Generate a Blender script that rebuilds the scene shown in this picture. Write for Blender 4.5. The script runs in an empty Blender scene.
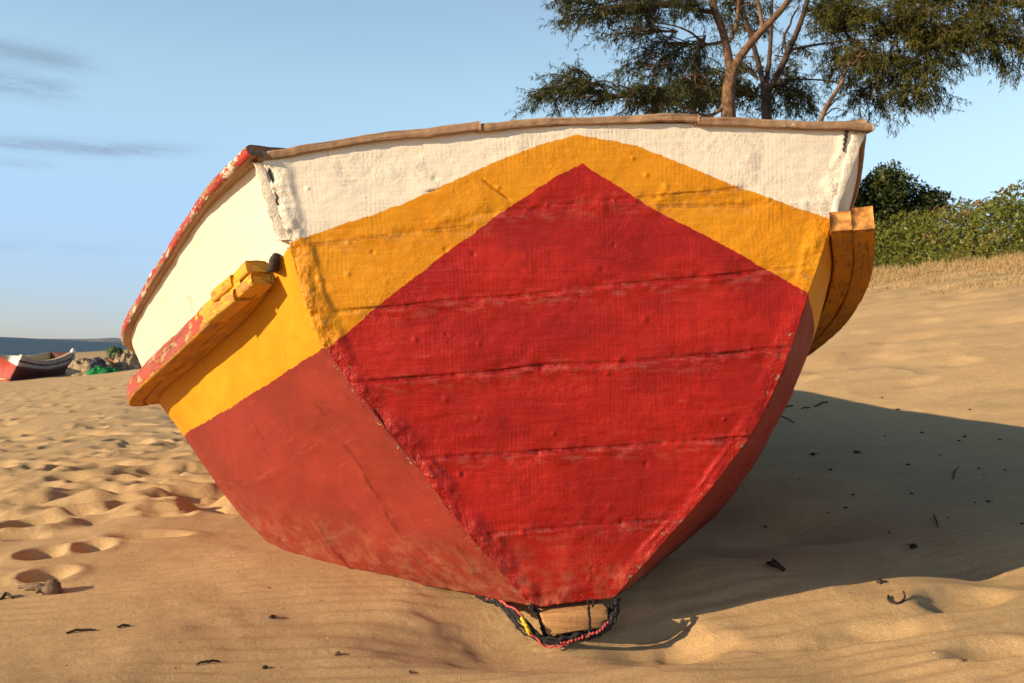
import bpy, math, random
import numpy as np
from mathutils import Vector, Matrix

R = math.radians
rnd = random.Random(7)
scene = bpy.context.scene
COL = scene.collection

# ------------------------------------------------------------------ camera (design space)
W, H, F = 1024, 683, 1000.0
CAMZ = 0.62
CAM_M = Matrix.Rotation(R(90 + 1.06), 3, 'X') @ Matrix.Rotation(R(2.6), 3, 'Z')
CM = np.array(CAM_M)

def ray(px, py):
    d = CM @ np.array([(px - W / 2) / F, -(py - H / 2) / F, -1.0])
    return d / d[1]

def at(px, py, Y):
    return np.array([0, 0, CAMZ]) + ray(px, py) * Y

# ------------------------------------------------------------------ numpy noise
def _h(ix, iy, seed):
    n = (ix * 374761393 + iy * 668265263 + seed * 1442695041) & 0x7fffffff
    n = ((n ^ (n >> 13)) * 1274126177) & 0x7fffffff
    n = (n ^ (n >> 16)) & 0xffff
    return n / 65535.0

def vnoise(x, y, seed=0):
    x = np.asarray(x, float); y = np.asarray(y, float)
    xi = np.floor(x).astype(np.int64); yi = np.floor(y).astype(np.int64)
    fx = x - xi; fy = y - yi
    fx = fx * fx * fx * (fx * (fx * 6 - 15) + 10); fy = fy * fy * fy * (fy * (fy * 6 - 15) + 10)
    a = _h(xi, yi, seed); b = _h(xi + 1, yi, seed); c = _h(xi, yi + 1, seed); d = _h(xi + 1, yi + 1, seed)
    return (a + (b - a) * fx) * (1 - fy) + (c + (d - c) * fx) * fy

def fbm(x, y, seed=0, oct=4, gain=.5):
    s = 0; amp = 1; tot = 0
    for o in range(oct):
        s = s + amp * (vnoise(x * 2 ** o + 17.3 * o, y * 2 ** o - 9.1 * o, seed + o) - .5)
        tot += amp; amp *= gain
    return s / tot * 2          # about -1..1

def sstep(a, b, x):
    t = np.clip((x - a) / (b - a), 0, 1)
    return t * t * (3 - 2 * t)

def softplus(x, w):
    return w * np.logaddexp(0, x / w)

# ------------------------------------------------------------------ object helpers
def mesh_np(name, V, quads=None, tris=None, mat=None, parent=None, smooth=True, uv=None, attrs=None, mats=None, midx=None):
    V = np.asarray(V, np.float32).reshape(-1, 3)
    faces = []
    me = bpy.data.meshes.new(name)
    nq = 0 if quads is None else len(quads); nt = 0 if tris is None else len(tris)
    me.vertices.add(len(V)); me.vertices.foreach_set('co', V.ravel())
    li = []
    if nq: li.append(np.asarray(quads, np.int32).ravel())
    if nt: li.append(np.asarray(tris, np.int32).ravel())
    li = np.concatenate(li)
    me.loops.add(len(li)); me.loops.foreach_set('vertex_index', li)
    me.polygons.add(nq + nt)
    ls = np.concatenate([np.arange(nq) * 4, nq * 4 + np.arange(nt) * 3]).astype(np.int32)
    lt = np.concatenate([np.full(nq, 4), np.full(nt, 3)]).astype(np.int32)
    me.polygons.foreach_set('loop_start', ls); me.polygons.foreach_set('loop_total', lt)
    if smooth: me.polygons.foreach_set('use_smooth', np.ones(nq + nt, bool))
    if midx is not None: me.polygons.foreach_set('material_index', np.asarray(midx, np.int32))
    if uv is not None:
        l = me.uv_layers.new(name='UVMap')
        l.data.foreach_set('uv', np.asarray(uv, np.float32).reshape(-1, 2)[li].ravel())
    for k, a in (attrs or {}).items():
        at_ = me.attributes.new(k, 'FLOAT', 'POINT'); at_.data.foreach_set('value', np.asarray(a, np.float32).ravel())
    me.update(calc_edges=True); me.validate()
    ob = bpy.data.objects.new(name, me); COL.objects.link(ob)
    for m in (mats or ([mat] if mat else [])): me.materials.append(m)
    if parent: ob.parent = parent
    return ob

def grid_quads(n, m, off=0):
    i = np.arange(n - 1)[:, None] * m + np.arange(m - 1)[None, :]
    i = i.ravel() + off
    return np.stack([i, i + m, i + m + 1, i + 1], 1)

def grid_obj(name, P, **k):
    n, m = P.shape[:2]
    return mesh_np(name, P.reshape(-1, 3), quads=grid_quads(n, m), **k)

def grid_normals(P):
    du = np.gradient(P, axis=0); dv = np.gradient(P, axis=1)
    n = np.cross(du, dv)
    return n / (np.linalg.norm(n, axis=2, keepdims=True) + 1e-12)

def solidify(ob, t, offset=-1):
    m = ob.modifiers.new('thick', 'SOLIDIFY'); m.thickness = t; m.offset = offset
    return ob

class MB:
    """collects shapes that become ONE mesh"""
    def __init__(s): s.v = []; s.q = []; s.t = []; s.n = 0
    def add(s, V, quads=None, tris=None):
        V = np.asarray(V, float).reshape(-1, 3); s.v.append(V)
        if quads is not None and len(quads): s.q.append(np.asarray(quads) + s.n)
        if tris is not None and len(tris): s.t.append(np.asarray(tris) + s.n)
        s.n += len(V)
    def tube(s, pts, rad, ns=7, cap=True):
        pts = np.asarray(pts, float); k = len(pts)
        rad = np.broadcast_to(np.asarray(rad, float), (k,))
        T = np.gradient(pts, axis=0); T /= np.linalg.norm(T, axis=1, keepdims=True) + 1e-12
        up = np.array([0, 0, 1.]) if abs(T[0][2]) < .9 else np.array([1., 0, 0])
        a = np.cross(T[0], up); a /= np.linalg.norm(a)
        V = []
        for i in range(k):
            a = a - T[i] * np.dot(a, T[i]); a /= np.linalg.norm(a) + 1e-12
            b = np.cross(T[i], a)
            th = np.arange(ns) * 2 * np.pi / ns
            V.append(pts[i] + rad[i] * (np.cos(th)[:, None] * a + np.sin(th)[:, None] * b))
        V = np.array(V).reshape(-1, 3)
        q = []
        for i in range(k - 1):
            for j in range(ns):
                q.append([i * ns + j, i * ns + (j + 1) % ns, (i + 1) * ns + (j + 1) % ns, (i + 1) * ns + j])
        t = []
        if cap:
            V = np.vstack([V, pts[0], pts[-1]]); c0 = k * ns; c1 = c0 + 1
            for j in range(ns):
                t.append([c0, (j + 1) % ns, j]); t.append([c1, (k - 1) * ns + j, (k - 1) * ns + (j + 1) % ns])
        s.add(V, q, t)
    def build(s, name, mat, parent=None, smooth=True):
        return mesh_np(name, np.vstack(s.v), np.vstack(s.q) if s.q else None, np.vstack(s.t) if s.t else None, mat, parent, smooth)

def tag(o, label=None, cat=None, group=None, kind=None):
    if label: o['label'] = label
    if cat: o['category'] = cat
    if group: o['group'] = group
    if kind: o['kind'] = kind
    return o

def empty(name, loc):
    o = bpy.data.objects.new(name, None); COL.objects.link(o); o.location = loc; o.empty_display_size = .1
    return o

def adopt(root, children):
    """keep world-space meshes in place under an Empty that is not at the origin"""
    for c in children:
        c.parent = root; c.matrix_parent_inverse = Matrix.Translation(root.location).inverted()

def smooth_path(pts, n):
    pts = np.asarray(pts, float); k = len(pts)
    d = np.concatenate([[0], np.cumsum(np.linalg.norm(np.diff(pts, axis=0), axis=1))])
    return hermite(d, pts, np.linspace(0, d[-1], n))

def hermite(xs, Y, x):
    """non-uniform Catmull-Rom; Y (k,...) -> (len(x),...)"""
    xs = np.asarray(xs, float); Y = np.asarray(Y, float); k = len(xs)
    sh = (k,) + (1,) * (Y.ndim - 1)
    h = np.diff(xs).reshape((k - 1,) + (1,) * (Y.ndim - 1)); d = np.diff(Y, axis=0) / h
    m = np.zeros_like(Y)
    m[0] = d[0]; m[-1] = d[-1]
    m[1:-1] = (d[:-1] * h[1:] + d[1:] * h[:-1]) / (h[1:] + h[:-1])
    i = np.clip(np.searchsorted(xs, x, side='right') - 1, 0, k - 2)
    hh = (xs[i + 1] - xs[i]); t = (x - xs[i]) / hh
    e = (slice(None),) + (None,) * (Y.ndim - 1)
    t = t[e]; hh = hh[e]
    return ((2 * t ** 3 - 3 * t ** 2 + 1) * Y[i] + (t ** 3 - 2 * t ** 2 + t) * hh * m[i]
            + (-2 * t ** 3 + 3 * t ** 2) * Y[i + 1] + (t ** 3 - t ** 2) * hh * m[i + 1])

# ------------------------------------------------------------------ node helper
class NB:
    def __init__(s, name):
        s.mat = bpy.data.materials.new(name); s.mat.use_nodes = True
        s.nt = s.mat.node_tree; s.nt.nodes.clear()
        s.out = s.nt.nodes.new('ShaderNodeOutputMaterial')
        s.p = s.nt.nodes.new('ShaderNodeBsdfPrincipled')
        s.nt.links.new(s.p.outputs[0], s.out.inputs[0])
    def _in(s, node, key, v):
        if v is None: return
        if hasattr(v, 'is_output'): s.nt.links.new(v, node.inputs[key])
        else:
            if isinstance(v, (tuple, list)) and len(v) == 3 and node.inputs[key].type == 'RGBA': v = (*v, 1)
            node.inputs[key].default_value = v
    def node(s, t, **k):
        n = s.nt.nodes.new(t)
        for a, v in k.items(): setattr(n, a, v)
        return n
    def attr(s, name):
        n = s.node('ShaderNodeAttribute', attribute_name=name); return n.outputs['Fac']
    def uv(s):
        return s.node('ShaderNodeTexCoord').outputs['UV']
    def obj(s):
        return s.node('ShaderNodeTexCoord').outputs['Object']
    def pos(s):
        return s.node('ShaderNodeNewGeometry').outputs['Position']
    def scale(s, v, sc):
        n = s.node('ShaderNodeMapping'); s._in(n, 'Vector', v); n.inputs['Scale'].default_value = sc; return n.outputs[0]
    def noise(s, v, sc, det=4, rough=.55, dist=0, col=False):
        n = s.node('ShaderNodeTexNoise'); s._in(n, 'Vector', v)
        n.inputs['Scale'].default_value = sc; n.inputs['Detail'].default_value = det
        n.inputs['Roughness'].default_value = rough; n.inputs['Distortion'].default_value = dist
        return n.outputs['Color' if col else 'Fac']
    def voro(s, v, sc, feature='F1'):
        n = s.node('ShaderNodeTexVoronoi', feature=feature); s._in(n, 'Vector', v); n.inputs['Scale'].default_value = sc
        return n.outputs['Distance']
    def m(s, op, a, b=None, c=None, clamp=False):
        n = s.node('ShaderNodeMath', operation=op, use_clamp=clamp)
        s._in(n, 0, a); s._in(n, 1, b); s._in(n, 2, c); return n.outputs[0]
    def rng(s, v, a, b, c=0., d=1., smooth=True):
        n = s.node('ShaderNodeMapRange', interpolation_type='SMOOTHSTEP' if smooth else 'LINEAR')
        s._in(n, 0, v); s._in(n, 1, a); s._in(n, 2, b); s._in(n, 3, c); s._in(n, 4, d); return n.outputs[0]
    def mix(s, f, a, b, blend='MIX'):
        n = s.node('ShaderNodeMix', data_type='RGBA', blend_type=blend)
        s._in(n, 0, f)
        for k, v in ((6, a), (7, b)):
            if hasattr(v, 'is_output'): s.nt.links.new(v, n.inputs[k])
            else: n.inputs[k].default_value = (*v[:3], 1)
        return n.outputs[2]
    def bump(s, h, strength=1., dist=.01, normal=None):
        n = s.node('ShaderNodeBump'); s._in(n, 'Height', h); n.inputs['Strength'].default_value = strength
        n.inputs['Distance'].default_value = dist
        if normal is not None: s._in(n, 'Normal', normal)
        return n.outputs[0]
    def sepx(s, v, i):
        n = s.node('ShaderNodeSeparateXYZ'); s._in(n, 0, v); return n.outputs[i]
    def done(s, col=None, rough=None, normal=None, spec=.3):
        s._in(s.p, 'Base Color', col); s._in(s.p, 'Roughness', rough); s._in(s.p, 'Normal', normal)
        s.p.inputs['Specular IOR Level'].default_value = spec
        return s.mat

# ------------------------------------------------------------------ materials
CREAM = (.80, .725, .59); YELLOW = (.62, .235, .004); RED = (.34, .010, .007); FADED = (.28, .033, .020)

def boat_paint(name, red, red2, ribs, rough, whitec=CREAM, fresh=1.0):
    b = NB(name); uv = b.uv()
    j = b.m('SUBTRACT', b.noise(uv, 60, 4, .6), .5)
    j2 = b.m('SUBTRACT', b.noise(uv, 9, 2), .5)
    jit = b.m('ADD', b.m('MULTIPLY', j, .012), b.m('MULTIPLY', j2, .012))
    dw = b.m('ADD', b.attr('d_white'), jit); dr = b.m('ADD', b.attr('d_red'), b.m('MULTIPLY', jit, -1.))
    edge = b.attr('edge'); seam = b.attr('seam')
    # paint colours with brush and fade variation
    streak = b.noise(b.scale(uv, (3, 22, 1) if ribs > .5 else (1.5, 2.5, 1)), 3.0, 5, .6, .4)
    blot = b.noise(uv, 6, 4, .6)
    vstr = b.noise(b.scale(uv, (90, 5, 1)), 1.0, 3, .6)
    v = b.m('ADD', b.m('MULTIPLY', streak, .55), b.m('MULTIPLY', blot, .45))
    redc = b.mix(b.rng(v, .36, .64), red, red2)
    redc = b.mix(b.rng(vstr, .35, .75, 0., .22), redc, tuple(c * .55 for c in red))
    redc = b.mix(b.m('MULTIPLY', b.rng(b.noise(b.scale(uv, (2, 9, 1)), 4, 4, .7), .58, .72), .3), redc, (.55, .10, .075))
    redc = b.mix(b.rng(b.noise(b.scale(uv, (1, 1.6, 1)), 2.6, 3, .6), .42, .62, 0., .55), redc, tuple(c * .62 for c in red))
    yelc = b.mix(b.rng(v, .38, .66), YELLOW, (.67, .285, .008))
    yelc = b.mix(b.rng(b.noise(uv, 14, 5, .65), .6, .78, 0., .45), yelc, (.62, .25, .012))
    whc = b.mix(b.rng(v, .35, .68), whitec, tuple(c * .9 for c in whitec))
    stain = b.rng(b.noise(b.scale(uv, (1, .8, 1)), 13, 6, .7), .60, .78)
    whc = b.mix(b.m('MULTIPLY', stain, .38), whc, (.50, .36, .20))
    rust = b.rng(b.noise(uv, 34, 3, .6), .72, .80)
    whc = b.mix(b.m('MULTIPLY', rust, .65), whc, (.42, .20, .07))
    c = b.mix(b.rng(dr, -.0012, .0012), redc, yelc)
    c = b.mix(b.rng(dw, -.0015, .0015), c, whc)
    # grime in seams and lumps of the filler at the edges
    pit = b.noise(uv, 95, 4, .65)
    scuff = b.m('MULTIPLY', b.attr('lip'), b.rng(b.noise(b.scale(uv, (3, 9, 1)), 6, 5, .7), .46, .66))
    c = b.mix(b.m('MULTIPLY', scuff, .30), c, b.mix(.5, c, (.62, .34, .26)))
    grime = b.m('MULTIPLY', b.rng(seam, .15, .7), b.rng(pit, .34, .60, .12, 1.))
    c = b.mix(b.m('MULTIPLY', grime, .52), c, b.mix(1., c, (.20, .15, .15), 'MULTIPLY'))
    wear = b.m('MULTIPLY', b.rng(b.noise(b.scale(uv, (4, 1.5, 1)), 3.4, 4, .62), .60, .66), b.rng(b.noise(uv, 40, 4, .7), .40, .6))
    c = b.mix(b.m('MULTIPLY', wear, .38), c, b.mix(1., c, (.45, .40, .42), 'MULTIPLY'))
    sandy = b.m('MULTIPLY', b.rng(b.sepx(b.pos(), 2), .22, .02), b.rng(b.noise(uv, 18, 5, .7), .40, .66))
    c = b.mix(b.m('MULTIPLY', sandy, .28), c, (.42, .25, .13))
    chip = b.m('MULTIPLY', b.rng(b.m('ADD', b.noise(uv, 48, 5, .7), b.m('MULTIPLY', edge, .10)), .715, .745), fresh)
    c = b.mix(chip, c, (.36, .22, .13))
    dots = b.rng(b.voro(uv, 26), .035, .055, 1., 0.)
    dsel = b.rng(b.noise(uv, 8, 2), .56, .60)
    c = b.mix(b.m('MULTIPLY', b.m('MULTIPLY', dots, dsel), .7), c, (.09, .045, .03))
    # relief: cloth ribs, brush marks, lumpy filler
    x = b.sepx(uv, 0); y = b.sepx(uv, 1)
    wob = b.m('MULTIPLY', b.m('SUBTRACT', b.noise(uv, 5, 2), .5), 14.)
    rib = b.m('SINE', b.m('ADD', b.m('MULTIPLY', x, 590.), wob))
    rib = b.m('MULTIPLY', rib, b.rng(b.noise(b.scale(uv, (4, 3, 1)), 2, 3), .46, .62, .0, 1.))
    brush = b.noise(b.scale(uv, (9, 95, 1)), 1, 4, .6, .3)
    lump = b.noise(uv, 30, 5, .55)
    fine = b.noise(uv, 230, 3, .6)
    h = b.m('MULTIPLY', rib, .022 * ribs)
    h = b.m('ADD', h, b.m('MULTIPLY', brush, .30 if ribs > .5 else .06))
    lump = b.m('MULTIPLY', b.m('SUBTRACT', lump, .5), b.rng(b.noise(uv, 4.5, 3, .6), .40, .62, .35, 1.35))
    h = b.m('ADD', h, b.m('MULTIPLY', lump, b.m('ADD', .80 if ribs > .5 else .34, b.m('MULTIPLY', edge, 1.5))))
    h = b.m('ADD', h, b.m('MULTIPLY', fine, b.m('ADD', .22, b.m('MULTIPLY', edge, .3))))
    h = b.m('SUBTRACT', h, b.m('MULTIPLY', chip, .35))
    n = b.bump(h, 1., .0042)
    return b.done(c, b.rng(v, .3, .7, rough - .07, rough + .1), n, .28)

def wood_mat(name, c1, c2, paint=None, pthr=.5, paint2=None, p2thr=.6, along=0, rough=.8, axis_scale=None):
    b = NB(name); uv = b.uv()
    g = b.noise(b.scale(uv, (3, 60, 1)), 1.2, 6, .7, .6)
    big = b.noise(uv, 7, 4, .6)
    c = b.mix(b.rng(b.m('ADD', b.m('MULTIPLY', g, .7), b.m('MULTIPLY', big, .3)), .36, .64), c1, c2)
    crack = b.rng(b.noise(b.scale(uv, (2, 75, 1)), 1.6, 4, .7, .3), .60, .68)
    c = b.mix(b.m('MULTIPLY', crack, .7), c, tuple(x * .22 for x in c1))
    h = b.m('ADD', b.m('MULTIPLY', g, .7), b.m('MULTIPLY', b.noise(uv, 70, 4, .6), .5))
    h = b.m('SUBTRACT', h, b.m('MULTIPLY', crack, .6))
    for pc, th, sd in ((paint, pthr, 0), (paint2, p2thr, 3.7)):
        if pc is None: continue
        mv = b.node('ShaderNodeMapping'); b._in(mv, 'Vector', uv); mv.inputs['Location'].default_value = (sd, sd, 0); mv.inputs['Scale'].default_value = (1, 2.2, 1)
        pn = b.noise(mv.outputs[0], 11, 7, .68)
        mk = b.rng(pn, th, th + .02)
        pv = b.mix(b.rng(big, .35, .65), pc, tuple(min(1, x * .72 + .03) for x in pc))
        c = b.mix(mk, c, pv)
        h = b.m('ADD', h, b.m('MULTIPLY', mk, .5))
    return b.done(c, rough, b.bump(h, 1., .004), .25)

def simple_mat(name, col, rough=.7, var=.3, sc=20., bump=.3, bd=.005, spec=.3, coord='obj'):
    b = NB(name); v = b.obj()
    n = b.noise(v, sc, 5, .6)
    c = b.mix(b.rng(n, .3, .7), tuple(x * (1 - var) for x in col), tuple(min(1, x * (1 + var)) for x in col))
    return b.done(c, rough, b.bump(n, bump, bd), spec)

M = {}
M['face'] = boat_paint('bow_paint', RED, (.44, .017, .010), 1.0, .38)
M['side'] = boat_paint('side_paint', FADED, (.24, .026, .018), .12, .58, (.73, .65, .52))
M['brown'] = wood_mat('weathered_wood', (.24, .14, .08), (.42, .27, .16), (.70, .60, .46), .655, FADED, .69)
M['redcap'] = wood_mat('peeling_cap', (.28, .15, .08), (.42, .25, .14), (.72, .60, .46), .50, (.44, .05, .03), .475)
M['redrail'] = wood_mat('peeling_red_rail', (.34, .17, .08), (.48, .28, .15), (.62, .34, .10), .55, (.40, .065, .04), .435)
M['yelrail'] = wood_mat('yellow_rail_shade', (.36, .18, .05), (.44, .23, .06), (.55, .245, .012), .43, None)  # bare wood and yellow paint, browned to carry shade under the rails
M['chips'] = wood_mat('chipped_yellow_end', (.42, .17, .03), (.50, .24, .08), (.74, .36, .015), .42, (.70, .58, .42), .66)
M['inside'] = wood_mat('inner_planks', (.40, .30, .20), (.52, .42, .30), (.62, .50, .22), .45)
M['orange_end'] = wood_mat('weathered_orange_end', (.34, .13, .03), (.46, .19, .05), (.58, .26, .04), .52, (.66, .54, .42), .60)
M['end_grain'] = simple_mat('chipped_end_grain', (.46, .20, .05), .8, .55, 38, .9, .006)
M['charred_and_gap'] = simple_mat('charred_wood_and_gap_shade', (.05, .035, .028), .85, .5, 60, .8)  # charred bolt, and the painted shade of the corner gaps
M['block'] = wood_mat('fresh_wood', (.34, .165, .065), (.50, .27, .11))
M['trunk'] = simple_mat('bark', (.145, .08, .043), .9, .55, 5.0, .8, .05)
M['trunk_shaded'] = simple_mat('shade_darkened_bark', (.075, .048, .034), .9, .45, 3.0, .8, .05)  # bark darkened to paint shade on the rear trunk; reused for bush stems

def leaf_mat(name, c1, c2, c3, rough=.6, transl=.25):
    b = NB(name)
    f = b.attr('tint')
    c = b.mix(f, c1, c2); c = b.mix(b.rng(f, .82, 1.), c, c3)
    b.done(c, rough, None, .25)
    tr = b.node('ShaderNodeBsdfTranslucent'); b._in(tr, 'Color', c)
    mx = b.node('ShaderNodeMixShader'); mx.inputs[0].default_value = transl
    b.nt.links.new(b.p.outputs[0], mx.inputs[1]); b.nt.links.new(tr.outputs[0], mx.inputs[2])
    b.nt.links.new(mx.outputs[0], b.out.inputs[0])
    return b.mat

M['needles'] = leaf_mat('casuarina_needles', (.034, .044, .014), (.080, .086, .022), (.12, .085, .028))
M['needles2'] = leaf_mat('casuarina_needles_olive', (.046, .054, .010), (.135, .118, .018), (.17, .105, .024))
M['scrubleaf'] = leaf_mat('scrub_leaves', (.060, .072, .012), (.15, .165, .022), (.20, .10, .055), .4)
M['bushleaf'] = leaf_mat('dark_bush_leaves', (.026, .040, .012), (.070, .088, .020), (.10, .09, .025), .5)
M['drygrass'] = leaf_mat('dry_grass_blades', (.33, .22, .10), (.52, .37, .18), (.22, .21, .07), .7)

def sand_mat():
    b = NB('beach_sand'); p = b.pos()
    big = b.noise(p, .9, 4, .6); mid = b.noise(p, 9, 5, .65)
    grain = b.noise(p, 520, 2, .7); grain2 = b.noise(p, 1400, 1, .5)
    c = b.mix(b.rng(b.m('ADD', b.m('MULTIPLY', big, .5), b.m('MULTIPLY', mid, .5)), .35, .65), (.58, .355, .148), (.69, .460, .202))
    c = b.mix(b.rng(b.m('ADD', b.m('MULTIPLY', grain, .6), b.m('MULTIPLY', b.noise(p, 230, 2, .7), .4)), .34, .66, 0., 1.), b.mix(.62, c, (.25, .165, .095)), b.mix(.35, c, (.74, .55, .34)))
    c = b.mix(b.rng(grain2, .66, .74, 0., .45), c, (.17, .10, .06))
    dry = b.attr('grassy')
    c = b.mix(b.m('MULTIPLY', dry, b.rng(b.noise(p, 1.6, 5, .65), .40, .62)), c, (.27, .20, .09))
    warp = b.m('MULTIPLY', b.m('SUBTRACT', b.noise(p, 2.3, 3), .5), 26.)
    rip = b.m('SINE', b.m('ADD', b.m('ADD', b.m('MULTIPLY', b.sepx(p, 1), 125.), b.m('MULTIPLY', b.sepx(p, 0), -42.)), warp))
    rip = b.m('MULTIPLY', rip, b.rng(b.noise(p, 1.5, 3), .44, .64))
    h = b.m('ADD', b.m('MULTIPLY', mid, 1.2), b.m('MULTIPLY', grain, .40))
    h = b.m('ADD', h, b.m('MULTIPLY', rip, .17))
    h = b.m('ADD', h, b.m('MULTIPLY', b.noise(p, 60, 4, .65), .5))
    return b.done(c, .95, b.bump(h, 1., .0065), .1)
M['sand'] = sand_mat()

def sea_mat():
    b = NB('sea_water'); p = b.pos()
    sw = b.noise(b.scale(p, (.10, .35, 1)), 1, 5, .6)
    c = b.mix(b.rng(sw, .35, .65), (.030, .055, .080), (.065, .10, .13))
    foam = b.rng(b.noise(b.scale(p, (.04, .22, 1)), 1, 5, .7), 0.65, .69)
    c = b.mix(b.m('MULTIPLY', foam, .6), c, (.6, .6, .58))
    return b.done(c, .55, b.bump(sw, .6, .5), .12)
M['sea'] = sea_mat()
M['headland'] = simple_mat('far_headland', (.16, .18, .19), .95, .2, .01, 0.)

# ------------------------------------------------------------------ terrain
FOOT = []      # explicit pits: x, y, rx, ry, depth, rot
HUMP = []
T_U = np.array([.95, .30])

def base_z(x, y):
    t = T_U[0] * x + T_U[1] * y
    z = .235 * softplus(t - 2.15, .55) - .235 * softplus(t - 19.5, 1.2) * .8
    z = z - 1.9 * (1 - np.exp(-softplus(-t - .4, .35) / 9.))
    return z

_pr = random.Random(21)
PITS = []
for _ in range(1300):
    a = _pr.uniform(R(-31), R(-1)); r = math.exp(_pr.uniform(math.log(3.9), math.log(28)))
    q = _pr.uniform(.75, 1.3)
    PITS.append((r * math.sin(a), r * math.cos(a), _pr.uniform(.07, .15) * q, _pr.uniform(.045, .085) * q, _pr.uniform(.009, .021) * q * (1 + .9 * min(1., max(0., (r - 4.2) / 6))), _pr.uniform(-.6, .6)))

def detail_z(x, y):
    r = np.hypot(x, y); ang = np.arctan2(x, y)
    near = 1 - sstep(6, 30, r)
    z = .035 * fbm(x * .55, y * .55, 3, 3) + .014 * fbm(x * 1.7 + 3, y * 1.7, 9, 2) * (.4 + near)
    left = sstep(R(2), R(-10), ang) if False else 1 - sstep(R(-8), R(4), ang)
    far = sstep(2.9, 4.2, r)
    # trampled, wind softened hollows on the left
    n1 = fbm(x * 3.1 + 5, y * 2.6, 31, 2); n2 = fbm(x * 5.5, y * 5.0 + 7, 47, 2)
    lm = left * far
    z = z - lm * (.012 * np.maximum(n1 - .08, 0) + .016 * np.maximum(n2 - .12, 0)) + lm * .006 * n2
    # rounded swells, bottom right and front
    rt = sstep(R(3), R(12), ang) * (1 - sstep(3.2, 5.5, r))
    z = z + rt * (.036 * fbm(x * 2.2 + 1.7, y * 2.9 + .6, 77, 1)) + rt * -.035 * np.maximum(fbm(x * 3.0, y * 4.0, 83, 1) - .15, 0)
    # footprints higher on the right slope (soft)
    rs = sstep(R(10), R(18), ang) * sstep(4.5, 8, r) * (1 - sstep(22, 30, r))
    z = z - rs * .06 * np.maximum(fbm(x * 1.9, y * 1.9, 91, 2) - .1, 0)
    # wind ripples as real relief close to the lens
    w = .0034 * np.sin(x * -30 + y * 92 + 7 * fbm(x * 1.6, y * 1.6, 13, 3)) * sstep(-.2, .3, fbm(x * 1.3 + 2, y * 1.3, 19, 2)) * (1 - sstep(2.6, 3.6, r))
    return z + w

def gauss_feats(x, y, z, feats):
    for (cx, cy, rx, ry, d, rot) in feats:
        k = 3.2 * max(rx, ry)
        sel = np.where((np.abs(x - cx) < k) & (np.abs(y - cy) < k))
        if not len(sel[0]): continue
        dx = x[sel] - cx; dy = y[sel] - cy
        c, s = math.cos(rot), math.sin(rot)
        u = (dx * c + dy * s) / rx; v = (-dx * s + dy * c) / ry
        q = u * u + v * v
        wob = 1 + (.35 if d < .03 else .12) * fbm(x[sel] * 9, y[sel] * 9, 5, 2)
        q = q * wob
        z[sel] += -d * np.exp(-q * q * .6) + (.18 * d if d < .05 else 0) * np.exp(-(np.sqrt(q) - 1.5) ** 2 * 4)
    return z

def ground(x, y):
    x = np.atleast_1d(np.asarray(x, float)); y = np.atleast_1d(np.asarray(y, float))
    z = base_z(x, y) + detail_z(x, y)
    return gauss_feats(x, y, z, FOOT + PITS)

def hit(px, py):
    """ground point seen at a pixel of the design camera"""
    d = ray(px, py); lo = None
    Ys = np.exp(np.linspace(math.log(1.), math.log(80), 900))
    P = np.array([0, 0, CAMZ]) + d * Ys[:, None]
    g = ground(P[:, 0], P[:, 1]); b = P[:, 2] - g
    i = np.argmax(b < 0)
    if b[i] >= 0: i = len(Ys) - 1
    t = b[i - 1] / (b[i - 1] - b[i] + 1e-9)
    p = P[i - 1] + (P[i] - P[i - 1]) * t
    return np.array([p[0], p[1], ground(p[0], p[1])[0]])

def feat(px, py, rx, ry, d, rot=0.):
    p = hit(px, py); FOOT.append((p[0], p[1], rx, ry, d, rot))

# clear footprints near the left edge, the trench round the keel, hollows at lower right
feat(44, 554, .060, .075, .046, .2); feat(90, 548, .050, .065, .040, .1); feat(48, 575, .055, .06, .042, .0)
feat(150, 535, .10, .05, .036, .1); feat(20, 500, .07, .07, .03, 0); feat(68, 478, .08, .06, .03, 0)
FOOT.append((.20, 2.20, .85, .42, .052, .05))
FOOT.append((.15, 2.41, .33, .18, .044, .1))
FOOT.append((-.03, 2.58, .20, .13, .014, -.9))
FOOT.append((-.42, 2.84, .46, .24, -.012, -.5))
feat(965, 598, .12, .07, .035, .5); feat(880, 636, .13, .05, .026, .1); feat(800, 645, .10, .04, .02, .0); feat(1000, 650, .10, .06, .03, .2); feat(700, 655, .08, .05, .014, 0)

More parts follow.
